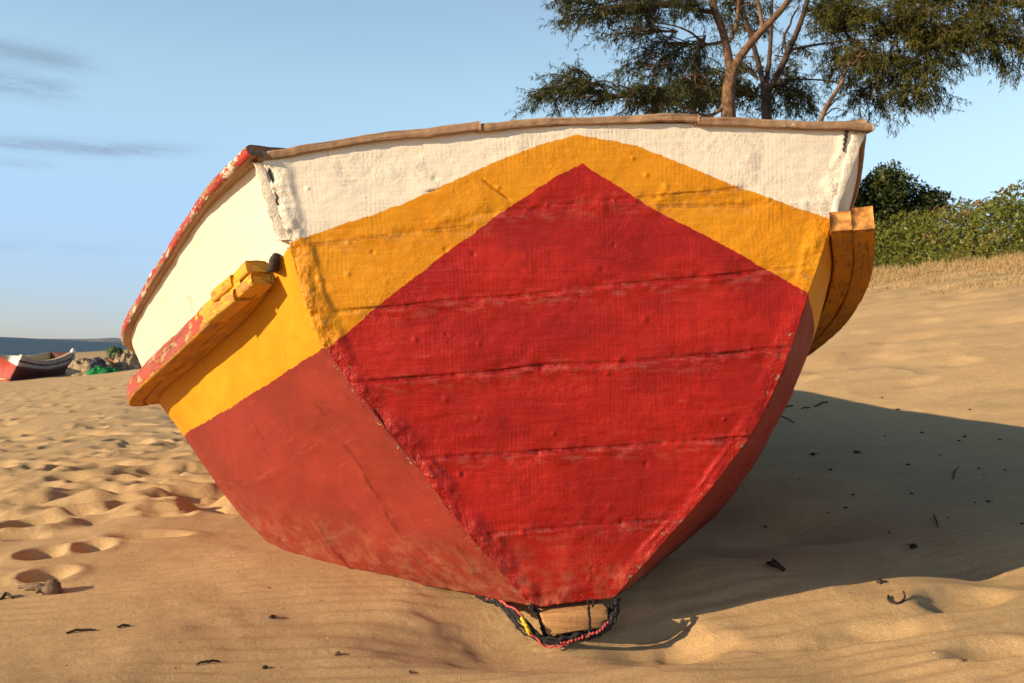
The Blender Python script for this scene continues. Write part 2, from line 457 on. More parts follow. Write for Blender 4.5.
def build_sand():
    a_front = np.linspace(R(-36), R(36), 860)
    a_side = np.linspace(R(36), R(324), 150)[1:-1]
    A = np.concatenate([a_front, a_side])
    rr = np.concatenate([np.exp(np.linspace(math.log(.25), math.log(1.3), 14))[:-1],
                         np.exp(np.linspace(math.log(1.3), math.log(9), 520))[:-1],
                         np.exp(np.linspace(math.log(9), math.log(70), 210))[:-1],
                         np.exp(np.linspace(math.log(70), math.log(6000), 40))])
    Rr, Aa = np.meshgrid(rr, A, indexing='ij')
    x = Rr * np.sin(Aa); y = Rr * np.cos(Aa)
    z = base_z(x, y) + detail_z(x, y) * (1 - sstep(60, 120, Rr))
    gauss_feats(x, y, z, FOOT + PITS)
    n, m = x.shape
    V = np.stack([x, y, z], 2).reshape(-1, 3)
    i = np.arange(n - 1)[:, None] * m + np.arange(m)[None, :]
    j = np.arange(n - 1)[:, None] * m + (np.arange(m)[None, :] + 1) % m
    q = np.stack([i.ravel(), j.ravel(), (j + m).ravel(), (i + m).ravel()], 1)
    V = np.vstack([V, [0, 0, ground(0, 0)[0]]]); c = len(V) - 1
    t = np.array([[c, (k + 1) % m, k] for k in range(m)])
    t_ = T_U[0] * V[:, 0] + T_U[1] * V[:, 1]
    rV = np.hypot(V[:, 0], V[:, 1])
    gr = sstep(7.5, 14, t_) * (1 - sstep(300, 600, rV))
    return mesh_np('sand_beach', V, q, t, M['sand'], attrs={'grassy': gr})

tag(build_sand(), kind='structure')

def build_sea():
    n = 60
    rr = np.exp(np.linspace(math.log(30), math.log(40000), n)); A = np.linspace(R(-170), R(60), 90)
    Rr, Aa = np.meshgrid(rr, A, indexing='ij')
    P = np.stack([Rr * np.sin(Aa), Rr * np.cos(Aa), np.full_like(Rr, -1.72)], 2)
    return grid_obj('sea', P, mat=M['sea'])
tag(build_sea(), kind='structure')

def build_headland():
    X = np.linspace(-2100, -1000, 80); D = np.linspace(0, 1, 9)
    xx, dd = np.meshgrid(X, D, indexing='ij')
    s = (X + 2100) / 1100
    hgt = 22 * np.exp(-((s - .45) / .22) ** 2) * (1 + .4 * fbm(s * 9, s * 0, 3, 3)) + 4 * sstep(0, .2, s) * sstep(1, .9, s) + .5
    z = -1.9 + hgt[:, None] * np.sin(D * np.pi)[None, :]
    P = np.stack([xx, 4200 + dd * 300, z], 2)
    return grid_obj('headland', P, mat=M['headland'])
tag(build_headland(), kind='structure')

# ------------------------------------------------------------------ the boat
FY, FR = R(3.5), R(5)
FN = np.array([math.sin(FY) * math.cos(FR), -math.cos(FY) * math.cos(FR), -math.sin(FR)])
FP = at(545, 365, 2.45)
def face(px, py):
    d = ray(px, py); o = np.array([0, 0, CAMZ])
    return o + d * (np.dot(FP - o, FN) / np.dot(d, FN))
FU = np.cross([0, 0, 1.], FN); FU /= np.linalg.norm(FU)
if FU[0] < 0: FU = -FU
_hl = R(4.6)                                   # the hull lies heeled over to the left
FV = np.cross(FN, FU); FV = FV if FV[2] > 0 else -FV
FU, FV = FU * math.cos(_hl) + FV * math.sin(_hl), FV * math.cos(_hl) - FU * math.sin(_hl)
def fuv(P): 
    d = np.asarray(P) - FP
    return d @ FU, d @ FV

SS = np.array([0, .22, .5, .85, 1.8, 3.0, 4.2])
VV = np.array([0, .30, .52, .72, .88, 1.0])     # gunwale, rail, paint line, two bottom strakes, chine
def lines(front, back):
    L = np.zeros((7, 6, 3))
    for j in range(6):
        f0 = face(*front[0][j]); L[0, j] = f0
        for i in range(1, 4):
            L[i, j] = at(front[i][j][0], front[i][j][1], f0[1] + SS[i])
        for i in range(3): L[4 + i, j] = back[i][j]
    return L
LEFT = lines([[(262, 158), (291, 246), (325, 346), (405, 450), (478, 545), (533, 607)],
              [(209, 208), (250, 297), (277, 378), (348, 478), (405, 555), (440, 588)],
              [(167, 270), (205, 341), (226, 410), (283, 513), (322, 562), (342, 574)],
              [(132, 331), (162, 390), (188, 432), (238, 508), (264, 538), (285, 556)]],
             [[(-1.28, 4.1, .62), (-1.24, 4.1, .46), (-1.13, 4.1, .28), (-.93, 4.05, .08), (-.80, 4.05, -.01), (-.70, 4.05, -.05)],
              [(-1.22, 5.3, .68), (-1.17, 5.3, .50), (-1.06, 5.3, .31), (-.86, 5.3, .10), (-.74, 5.3, .0), (-.64, 5.3, -.04)],
              [(-.98, 6.5, .85), (-.95, 6.5, .66), (-.87, 6.5, .45), (-.72, 6.5, .24), (-.62, 6.5, .14), (-.52, 6.5, .09)]])
RIGHT = lines([[(862, 131), (833, 218), (808, 294), (768, 403), (714, 483), (613, 598)],
               [(857, 178), (835, 253), (814, 325), (777, 413), (724, 490), (640, 580)],
               [(842, 230), (828, 286), (806, 358), (772, 432), (726, 500), (655, 565)],
               [(820, 286), (813, 316), (790, 385), (757, 447), (715, 505), (655, 550)]],
              [[(1.05, 4.5, .80), (1.03, 4.5, .63), (.93, 4.5, .45), (.74, 4.5, .22), (.6, 4.5, .10), (.45, 4.5, .02)],
               [(.75, 5.7, .86), (.72, 5.7, .67), (.64, 5.7, .48), (.48, 5.7, .25), (.36, 5.7, .12), (.26, 5.7, .05)],
               [(.28, 6.75, 1.0), (.26, 6.75, .82), (.20, 6.75, .62), (.08, 6.75, .39), (-.02, 6.75, .27), (-.12, 6.75, .20)]])

def surf(L, s, v):
    A = hermite(SS, L, s)                      # (ns,6,3)
    B = hermite(VV, np.swapaxes(A, 0, 1), v)    # (nv,ns,3)
    return np.swapaxes(B, 0, 1)

boat = empty('fishing_boat', (.1, 2.5, .0))
tag(boat, 'large weathered wooden fishing boat with blunt red, yellow and white bow, beached in the foreground', 'boat')
BP = []

def seam_profile(d, w, h, nz):
    """overlapping lip of rough filler along a seam; d = signed distance in metres"""
    lip = h * np.exp(-(np.maximum(d, 0) / (w * 1.6)) ** 2) * (d > 0) + h * .35 * np.exp(-(d / (w * .7)) ** 2) * (d <= 0)
    groove = -h * .9 * np.exp(-((d + w * .22) / (w * .22)) ** 2)
    return (lip + groove) * nz

def build_bow():
    nv, nu = 400, 500
    v = np.linspace(0, 1, nv); s = np.linspace(0, 1, nu)
    Le = hermite(VV, LEFT[0], v); Re = hermite(VV, RIGHT[0], v)
    P = Le[:, None] * (1 - s)[None, :, None] + Re[:, None] * s[None, :, None]
    cam = .044 * 4 * s * (1 - s)
    P = P + FV * (cam[None, :] * ((1 - v) ** 2.2)[:, None])[..., None]
    u_, v_ = fuv(P)
    def poly(pts):
        q = np.array([face(*p) for p in pts]); a, b = fuv(q)
        return np.interp(u_, a, b)
    d_white = v_ - poly([(255, 258), (288, 243), (345, 224), (400, 206), (470, 173), (540, 144), (578, 135), (636, 145), (720, 180), (834, 221), (880, 240)])
    d_red = v_ - poly([(300, 362), (327, 348), (395, 293), (450, 250), (500, 214), (541, 186), (582, 163), (606, 179), (660, 212), (720, 243), (808, 293), (840, 312)])
    # planks: rough lips along their joints
    seam = np.zeros_like(u_); disp = np.zeros_like(u_); lip = np.zeros_like(u_)
    sd = 0
    for (a, b, hh) in (((420, 221), (760, 187), .003), ((300, 246), (500, 222), .0016), ((335, 313), (806, 268), .006), ((345, 383), (800, 348), .0085), ((392, 461), (770, 436), .006), ((470, 537), (700, 516), .0055), ((640, 205), (840, 205), .0016)):
        pa, pb = face(*a), face(*b); (ua, va), (ub, vb) = fuv(pa), fuv(pb)
        line = va + (u_ - ua) * (vb - va) / (ub - ua)
        sd += 1
        d = v_ - line + .006 * fbm(u_ * 5, u_ * 0 + sd * 3.3, sd, 4)
        inside = sstep(ua - .02, ua + .06, u_) * (1 - sstep(ub - .06, ub + .02, u_))
        nz = np.clip(.55 + .9 * fbm(u_ * 9, v_ * 3, 40 + sd, 3), .05, 1.5) * inside
        lip = np.maximum(lip, np.exp(-((d + .012) / .022) ** 2) * inside)
        disp += -.5 * hh * np.exp(-(d / .0042) ** 2) * np.clip(nz + .2, 0, 1.2) + .0022 * np.clip(d / .05, -1, 1) * np.exp(-(d / .09) ** 2) * inside + .55 * seam_profile(-d, .013, hh, nz) + 0.0048 * np.exp(-(d / .018) ** 2) * fbm(u_ * 19, v_ * 24, 140 + sd, 3) * inside
        seam = np.maximum(seam, np.exp(-((d) / (.0022 + .004 * nz)) ** 2) * np.clip(nz * 1.3 - .1, 0, 1))
    # slanting crack and the small tear at the left of the chevron
    for (a, b) in (((480, 178), (513, 202)), ((423, 193), (441, 189))):
        (ua, va), (ub, vb) = fuv(face(*a)), fuv(face(*b))
        L = math.hypot(ub - ua, vb - va); tx, ty = (ub - ua) / L, (vb - va) / L
        al = (u_ - ua) * tx + (v_ - va) * ty; pe = -(u_ - ua) * ty + (v_ - va) * tx
        msk = sstep(0, .02, al) * (1 - sstep(L - .02, L, al)) * np.exp(-(pe / .0028) ** 2)
        disp -= .004 * msk; seam = np.maximum(seam, msk)
    # filler bead down the two edges
    wd = np.linalg.norm(Re - Le, axis=1)[:, None]
    dl = s[None, :] * wd; dr_ = (1 - s)[None, :] * wd
    bot = (1 - v)[:, None] * 1.2
    de = np.minimum(np.minimum(dl, dr_), bot + .02)
    de = de + .012 * fbm(u_ * 14, v_ * 14, 61, 3)
    edge = 1 - sstep(.012, .066, de)
    disp += edge * (1 + .9 * (dl < dr_)) * (.0036 + .0068 * fbm(u_ * 15, v_ * 17, 66, 4)) + .0035 * np.exp(-((de - .045) / .010) ** 2) * np.clip(.2 + fbm(u_ * 12, v_ * 12, 70, 2), 0, 1)
    disp += .003 * fbm(u_ * 3, v_ * 5, 81, 3) + .0011 * fbm(u_ * 22, v_ * 30, 88, 3)
    pr = random.Random(5)
    for _ in range(46):
        cu, cv = pr.uniform(-.6, .6), pr.uniform(-.55, .5); rr = pr.uniform(.004, .008)
        disp += pr.choice([1, 1, -1]) * .0028 * np.exp(-((u_ - cu) ** 2 + (v_ - cv) ** 2) / rr ** 2)
    # keep the top white part crisp against the side: no relief at the very rim
    P = P + FN * disp[..., None]
    ob = grid_obj('bow_panel', P, mat=M['face'], uv=np.stack([u_ + 2, v_ + 2], 2), attrs={'d_white': d_white, 'd_red': d_red, 'edge': edge, 'seam': seam, 'lip': lip})
    me = ob.data
    solidify(ob, .028)
    ob['label'] = 'broad flat bow with red pentagon under a yellow chevron on white'
    BP.append(ob)
build_bow()

def build_side(L, left):
    s = np.concatenate([np.linspace(0, 1.15, 300), np.linspace(1.15, 4.2, 90)[1:]])
    v = np.linspace(0, 1, 240)
    P = surf(L, s, v)
    N = grid_normals(P)
    out = -1 if left else 1
    if np.mean(N[..., 0]) * out < 0: N = -N
    # arc length coordinates
    U = np.cumsum(np.concatenate([np.zeros((1, len(v))), np.linalg.norm(np.diff(P, axis=0), axis=2)]), axis=0)
    Vv = np.cumsum(np.concatenate([np.zeros((len(s), 1)), np.linalg.norm(np.diff(P, axis=1), axis=2)], axis=1), axis=1)
    def at_v(vv): 
        return np.array([np.interp(vv, v, Vv[i]) for i in range(len(s))])[:, None]
    d_white = at_v(.30) - Vv; d_red = at_v(.52) - Vv
    seam = np.zeros_like(U); disp = np.zeros_like(U)
    k = 0
    for vv, hh in ((.645, .0042), (.80, .0028), (.15, .0014)):
        k += 1
        d = Vv - at_v(vv) + .006 * fbm(U * 5, U * 0 + k, 12 + k, 3)
        nz = np.clip(.5 + 1.0 * fbm(U * 8, Vv * 3, 50 + k, 3), .03, 1.4)
        disp += seam_profile(d, .012, hh, nz); seam = np.maximum(seam, np.exp(-(d / .004) ** 2) * np.clip(nz * 1.2 - .1, 0, 1) * (.3 if vv < .3 else 1))
    for s0, va, vb, hh in ((.20, .66, 1., .008), (.07, .86, 1., .006), (.50, .74, 1., .009)):
        k += 1
        cen = s0 + .03 * fbm(Vv * 4, Vv * 0 + k, 3, 3) + .10 * (Vv - at_v(va))
        d = U - cen * U.max() / 4.2
        msk = sstep(va - .03, va + .05, v)[None, :]
        nz = np.clip(.45 + 1.2 * fbm(U * 20, Vv * 14, 70 + k, 3), 0, 1.5) * msk
        disp += hh * np.exp(-(d / .022) ** 2) * nz
        seam = np.maximum(seam, np.exp(-(d / .009) ** 2) * np.clip(nz * 1.3, 0, 1))
    edge = (1 - sstep(.012, .05, U + .012 * fbm(U * 14, Vv * 14, 61, 3))) * np.ones_like(U)
    edge = np.maximum(edge, .55 * sstep(.72, .98, v)[None, :] * sstep(-.1, .35, fbm(U * 5, Vv * 5, 23, 3)))
    disp += edge * (.002 + .004 * fbm(U * 26, Vv * 26, 67, 3)) + .0035 * fbm(U * 3, Vv * 4, 83, 3) + .0006 * fbm(U * 22, Vv * 30, 89, 3)
    P = P + N * (disp * sstep(0, .006, U))[..., None]
    ob = grid_obj('hull_side', P, mat=M['side'], uv=np.stack([U + (5 if left else 9), -Vv + 3], 2), attrs={'d_white': d_white, 'd_red': d_red, 'edge': edge, 'seam': seam, 'lip': seam * 0})
    # outward thickness stays inward
    n0 = grid_normals(P); sgn = np.mean(n0[..., 0]) * out
    solidify(ob, .026, -1 if sgn > 0 else 1)
    # grid_obj winding gives normals du x dv reversed or not; solidify offset chosen from it
    ob['label'] = 'sunlit hull side, white over yellow over faded red' if left else 'shaded hull side turned away from the sun'
    BP.append(ob)
    return P
build_side(LEFT, True); build_side(RIGHT, False)

def build_bottom():
    s = np.linspace(0, 4.2, 90)
    cl = hermite(SS, LEFT[:, 5], s); cr = hermite(SS, RIGHT[:, 5], s)
    t = np.linspace(0, 1, 21)
    P = cl[:, None] * (1 - t)[None, :, None] + cr[:, None] * t[None, :, None]
    P[..., 2] -= (.05 * sstep(0, .8, s))[:, None] * (1 - np.abs(2 * t - 1))[None, :]
    one = np.ones(P.shape[:2])
    ob = grid_obj('hull_bottom', P, mat=M['side'], uv=np.stack([P[..., 1] + 3, P[..., 0] + 3], 2), attrs={'d_white': -one, 'd_red': -one, 'edge': one * .2, 'seam': one * 0})
    BP.append(ob)
build_bottom()

def build_stern():
    v = np.linspace(0, 1, 30); t = np.linspace(0, 1, 40)
    Le = hermite(VV, LEFT[6], v); Re = hermite(VV, RIGHT[6], v)
    P = Le[:, None] * (1 - t)[None, :, None] + Re[:, None] * t[None, :, None]
    d = np.linalg.norm(P - P[0:1], axis=2)
    one = np.ones(P.shape[:2])
    ob = grid_obj('stern_panel', P, mat=M['side'], uv=np.stack([P[..., 0] + 7, P[..., 2] + 7], 2), attrs={'d_white': .2 - d, 'd_red': .4 - d, 'edge': one * .1, 'seam': one * 0})
    solidify(ob, .03, 0)
    BP.append(ob)
build_stern()

def sweep(name, path, out, up, prof, mat, uvs=0., disp=None, capends=True, mats=None, midx_fn=None, w_scale=None):
    """prof: closed list of (out, up) offsets, finely sampled; path (n,3)"""
    prof = np.asarray(prof, float); n, k = len(path), len(prof)
    ws = np.ones(n) if w_scale is None else w_scale
    o = prof[None, :, 0] * ws[:, None]; u = np.repeat(prof[None, :, 1], n, 0)
    P = path[:, None] + out[:, None] * o[..., None] + up[:, None] * u[..., None]
    arc = np.concatenate([[0], np.cumsum(np.linalg.norm(np.diff(path, axis=0), axis=1))])
    pa = np.concatenate([[0], np.cumsum(np.linalg.norm(np.diff(prof, axis=0), axis=1))])
    U = np.repeat(arc[:, None], k, 1); Vp = np.repeat(pa[None, :], n, 0)
    if disp is not None:
        cen = path + out * (prof[:, 0].mean() * ws)[:, None] + up * prof[:, 1].mean()
        dirv = P - cen[:, None]; dirv /= np.linalg.norm(dirv, axis=2, keepdims=True) + 1e-9
        P = P + dirv * disp(U, Vp)[..., None]
    V = P.reshape(-1, 3); q = []
    i = np.arange(n - 1)[:, None] * k + np.arange(k)[None, :]
    j = np.arange(n - 1)[:, None] * k + (np.arange(k)[None, :] + 1) % k
    q = np.stack([i.ravel(), (i + k).ravel(), (j + k).ravel(), j.ravel()], 1)
    uv = np.stack([U + uvs, Vp + uvs], 2).reshape(-1, 2)
    t = []
    if capends:
        c = len(V); V = np.vstack([V, P[0].mean(0), P[-1].mean(0)]); uv = np.vstack([uv, [uvs, uvs], [uvs + 1, uvs]])
        for a in range(k):
            t.append([c, (a + 1) % k, a]); t.append([c + 1, (n - 1) * k + a, (n - 1) * k + (a + 1) % k])
    midx = None
    if midx_fn is not None:
        midx = np.concatenate([midx_fn(U[:-1].ravel(), Vp[:-1].ravel()), np.full(len(t), 0)])
    return mesh_np(name, V, q, t if t else None, mat, uv=uv, smooth=True, mats=mats, midx=midx)

def rect_prof(x0, x1, y0, y1, n=6, r=.004):
    pts = []
    c = [(x0, y0), (x1, y0), (x1, y1), (x0, y1)]
    for a in range(4):
        p, q = np.array(c[a]), np.array(c[(a + 1) % 4])
        d = (q - p) / np.linalg.norm(q - p)
        for t in np.linspace(0, 1, n):
            pts.append(p + d * r + (q - p - 2 * d * r) * t)
    return np.array(pts)

UPH = FV / np.linalg.norm(FV)                 # the heeled boat's own up
def frames(path, left):
    T = np.gradient(path, axis=0); T /= np.linalg.norm(T, axis=1, keepdims=True)
    up = np.tile(np.array([math.sin(-_hl - R(2)), 0, math.cos(_hl)]), (len(path), 1))
    out = np.cross(T, up) if not left else np.cross(up, T)
    out /= np.linalg.norm(out, axis=1, keepdims=True)
    up = np.cross(out, T) if not left else np.cross(T, out)
    up /= np.linalg.norm(up, axis=1, keepdims=True)
    up[up[:, 2] < 0] *= -1
    return out, up

def line_path(L, v, s):
    A = hermite(SS, L, s)
    return hermite(VV, np.swapaxes(A, 0, 1), np.array([v]))[0]

def rough_disp(seed, a=.003):
    return lambda U, V: a * fbm(U * 14, V * 20, seed, 3) + a * .8 * fbm(U * 3, V * 6, seed + 5, 2)

# gunwale caps along the two sides
for L, left in ((LEFT, True), (RIGHT, False)):
    s = np.concatenate([np.linspace(-.012, 1.2, 150), np.linspace(1.2, 4.2, 80)[1:]])
    path = line_path(L, 0, s)
    out, up = frames(path, left)
    x1 = .027 if left else .012; x0 = -.04
    def gm(U, V, w=x1 - x0, left=left):
        return ((V > w - .013 + .006 * fbm(U * 9, U * 0, 2, 3)) if left else (V > 99)).astype(int)
    ob = sweep('gunwale_cap', path, out, up, rect_prof(x0, x1, -.004, .024, 8, .006), None, 3. if left else 6., rough_disp(3 if left else 8, .0035), True, [M['brown'], M['redcap']], gm, 1 + (.75 if left else 0) * (1 - sstep(0, .32, s)))
    ob['label'] = 'gunwale cap with peeling red and white paint' if left else 'plain weathered gunwale cap on the shaded side'
    BP.append(ob)

# three brown planks capping the bow
def bow_top(s):
    a, b = LEFT[0, 0], RIGHT[0, 0]
    s = np.asarray(s)
    return a * (1 - s)[:, None] + b * s[:, None] + FV * (.044 * 4 * s * (1 - s))[:, None]
for k, (s0, s1, lift, th) in enumerate(((-.006, .358, .000, .018), (.352, .72, .003, .016), (.714, 1.016, .000, .017))):
    s = np.linspace(s0, s1, 90); path = bow_top(s)
    path = path + FV * (lift + (.009 * fbm(s * 8, s * 0, 5 + k, 4)))[:, None] + FN * (.006 * fbm(s * 6, s * 0, 15 + k, 3))[:, None]
    out = np.tile(FN, (90, 1)); up = np.tile(UPH, (90, 1))
    ob = sweep('bow_cap_plank', path, out, up, rect_prof(-.05, .016, -.003, th, 8, .003), M['brown'], 2. + 3 * k, (lambda U, V, k=k: .0028 * fbm(U * 30, V * 14, 33 + k, 4) + .003 * fbm(U * 4, V * 8, 37 + k, 2)))
    BP.append(ob)

# rub rails: two laminated boards each
for L, left in ((LEFT, True), (RIGHT, False)):
    s = np.concatenate([np.linspace(.13 if left else -.015, 1.2, 260), np.linspace(1.2, 4.2, 80)[1:]])
    path = line_path(L, .315 if left else .315, s)
    out, up = frames(path, left)
    if left: path = path - up * (-.006 * (1 - sstep(0, .55, s)) - .030 * sstep(.4, .9, s))[:, None]
    rail = None
    for bi, (x0, x1, y0, y1) in enumerate(((-.004, .0465, -.030, .022), (.0468, .098, -.033, .027))):
        if left and bi == 1:
            def dsp(U, V, f=rough_disp(51, .003)):
                d = f(U, V)
                d = d - .010 * np.exp(-((U - .11 - .02 * np.sin(V * 40)) / .004) ** 2)
                return d
        else: dsp = rough_disp(53 + bi, .003) if left else rough_disp(60, .0022)
        wsc = None
        prof = rect_prof(x0, x1, y0, y1, 10, .006 if left else .0015)
        if left: wsc = .55 + .45 * sstep(0, .30, s)
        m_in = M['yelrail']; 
        def mid(U, V, b=bi, x0=x0, x1=x1, y0=y0, y1=y1, left=left):
            w = x1 - x0; h = y1 - y0
            outer = (V > w - .004) & (V < w + h + .002)
            top = (V >= w + h) & (V < 2 * w + h - .003)
            r = np.zeros(len(U), int)
            if b == 1:
                j = fbm(U * 18, V * 25, 4, 3) * .09
                if left:
                    r[(outer | top) & (U + j > .22)] = 1; r[(outer | top) & (U + j <= .22)] = 2
                else: r[outer | top] = 1
            r[(U < .02) & (not left)] = 2
            return r
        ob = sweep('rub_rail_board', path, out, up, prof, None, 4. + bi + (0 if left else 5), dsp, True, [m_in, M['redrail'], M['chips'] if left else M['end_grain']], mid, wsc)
        if not left:
            # chipped end grain takes the last material
            n_t = 2 * len(prof); me = ob.data; nP = len(me.polygons)
            for pi in range(nP - n_t, nP): me.polygons[pi].material_index = 2
        if bi == 1: ob['label'] = 'outer board with peeling red face' if left else 'outer board with chipped orange end'
        BP.append(ob)
        if left and bi == 1: LEFT_BOARD = ob
SUB = []

# split, chipped blocks and the charred bolt at the front end of the left rail
s = np.linspace(.0, .30, 40)
pathL = line_path(LEFT, .315, s); outL, upL = frames(pathL, True)
def rail_block(s0, s1, x0, x1, y0, y1, mat, name, seed):
    ss = np.linspace(s0, s1, 16); p = line_path(LEFT, .315, ss); o, u = frames(p, True); p = p + u * .005
    w = .55 + .45 * sstep(0, .30, ss)
    return sweep(name, p, o, u, rect_prof(x0, x1, y0, y1, 6, .004), mat, seed, rough_disp(seed, .003), True, None, None, w)
for (a, b_, x0, x1, y0, y1, sd) in ((.095, .145, .02, .102, .003, .034, 11), (.083, .140, .02, .106, -.037, -.008, 12), (.152, .23, .05, .107, .002, .033, 13), (.149, .26, .05, .108, -.039, -.008, 14)):
    ob = rail_block(a, b_, x0, x1, y0, y1, M['chips'], 'split_rail_end', sd); SUB.append(ob)
mb = MB(); _p = line_path(LEFT, .315, np.array([.03, .055, .08])); _o, _u = frames(_p, True); c0 = _p[1] + _o[1] * .020 + _u[1] * .008
for k, (du, dv, w, hh) in enumerate(((0, 0, .013, .022), (.006, .014, .010, .012), (-.004, -.016, .014, .008))):
    c_ = c0 + FU * du + FV * dv; V = []
    for z_, q_ in ((-.05, 1.), (.006, 1.), (.012, .72)):
        for a_ in range(8):
            th = a_ * math.pi / 4 + .4; j_ = 1 + rnd.uniform(-.22, .22)
            V.append(c_ + FU * w * q_ * j_ * math.cos(th) + FV * hh * q_ * j_ * math.sin(th) + FN * z_)
    V.append(c_ + FN * .013)
    q_ = [[r_ * 8 + i, r_ * 8 + (i + 1) % 8, (r_ + 1) * 8 + (i + 1) % 8, (r_ + 1) * 8 + i] for r_ in range(2) for i in range(8)]
    mb.add(V, q_, [[16 + i, 16 + (i + 1) % 8, 24] for i in range(8)])
ob = mb.build('charred_bolt', M['charred_and_gap'], smooth=False); SUB.append(ob)

# corner strips where bow panel and sides meet; the dark ones paint gap shade
def strip(pa, pb, w0, w1, mat, side):
    mb = MB(); n = 14
    A, B = face(*pa), face(*pb); V = []
    for i in range(n):
        t = i / (n - 1); p = A + (B - A) * t; w = w0 + (w1 - w0) * t
        j = .003 * math.sin(i * 2.1) 
        a = p + FU * (-w / 2 + j) + FN * .007; b = p + FU * (w / 2 + j * .5) + FN * .006
        V += [a, b, b - FN * .03, a - FN * .03]
    q = []
    for i in range(n - 1):
        for j in range(4): q.append([i * 4 + j, i * 4 + (j + 1) % 4, (i + 1) * 4 + (j + 1) % 4, (i + 1) * 4 + j])
    q += [[0, 1, 2, 3], [(n - 1) * 4 + 3, (n - 1) * 4 + 2, (n - 1) * 4 + 1, (n - 1) * 4]]
    one = np.ones(n * 4)
    Vn = np.array(V)
    ob = mesh_np('corner_strip_and_gap', Vn, q, None, mat, smooth=False, uv=np.stack([*fuv(Vn)], 1) + 3.3, attrs={'d_white': one, 'd_red': one, 'edge': one * .8, 'seam': one * .2})
    bv = ob.modifiers.new('bev', 'BEVEL'); bv.width = .003; bv.segments = 2
    BP.append(ob)
strip((259, 163), (283, 240), .026, .030, M['side'], 'l')
strip((268, 163), (284, 226), .007, .003, M['charred_and_gap'], 'l')  # dark strip standing in for shade inside the left corner gap
strip((858, 134), (834, 212), .034, .014, M['face'], 'r')
strip((846, 131), (843, 152), .010, .004, M['charred_and_gap'], 'r')  # same painted gap shade at the top right corner

# inside: thwarts and floor boards (seen from higher up)
for sx, zf in ((1.0, .22), (2.1, .22), (3.2, .22)):
    a = line_path(LEFT, .2, np.array([sx]))[0]; b = line_path(RIGHT, .2, np.array([sx]))[0]
    mb = MB(); d = (b - a); d /= np.linalg.norm(d)
    a = a + d * .03; b = b - d * .03
    f = np.array([.2, .98, 0]) * .11; u = np.array([0, 0, .03])
    V = [a - f, b - f, b + f, a + f]; V = V + [p - u for p in V]
    mb.add(V, [[0, 1, 2, 3], [7, 6, 5, 4], [0, 4, 5, 1], [1, 5, 6, 2], [2, 6, 7, 3], [3, 7, 4, 0]])
    ob = mb.build('thwart', M['inside'], smooth=False); BP.append(ob)
adopt(boat, BP)
for o in SUB: o.parent = LEFT_BOARD

# ------------------------------------------------------------------ wood block and rope under the keel
def put(P, root): adopt(root, P)

def wood_block():
    Yb = face(575, 608)[1] - .035
    c = [at(541, 615, Yb), at(608, 608, Yb + .012), at(609, 627, Yb + .012), at(548, 636, Yb)]
    d = np.array([-.05, .30, .005])
    V = c + [p + d for p in c]
    nx = 8
    ob = mesh_np('wood_block', V, [[0, 3, 2, 1], [4, 5, 6, 7], [0, 1, 5, 4], [1, 2, 6, 5], [2, 3, 7, 6], [3, 0, 4, 7]], None, M['block'], smooth=False,
                 uv=[(v[0] * 1.0 + 2, v[2] + .4 * v[1] + 2) for v in V])
    b = ob.modifiers.new('bev', 'BEVEL'); b.width = .004; b.segments = 2
    return tag(ob, 'pale squared timber block wedged under the keel of the big boat', 'timber block')
wood_block()

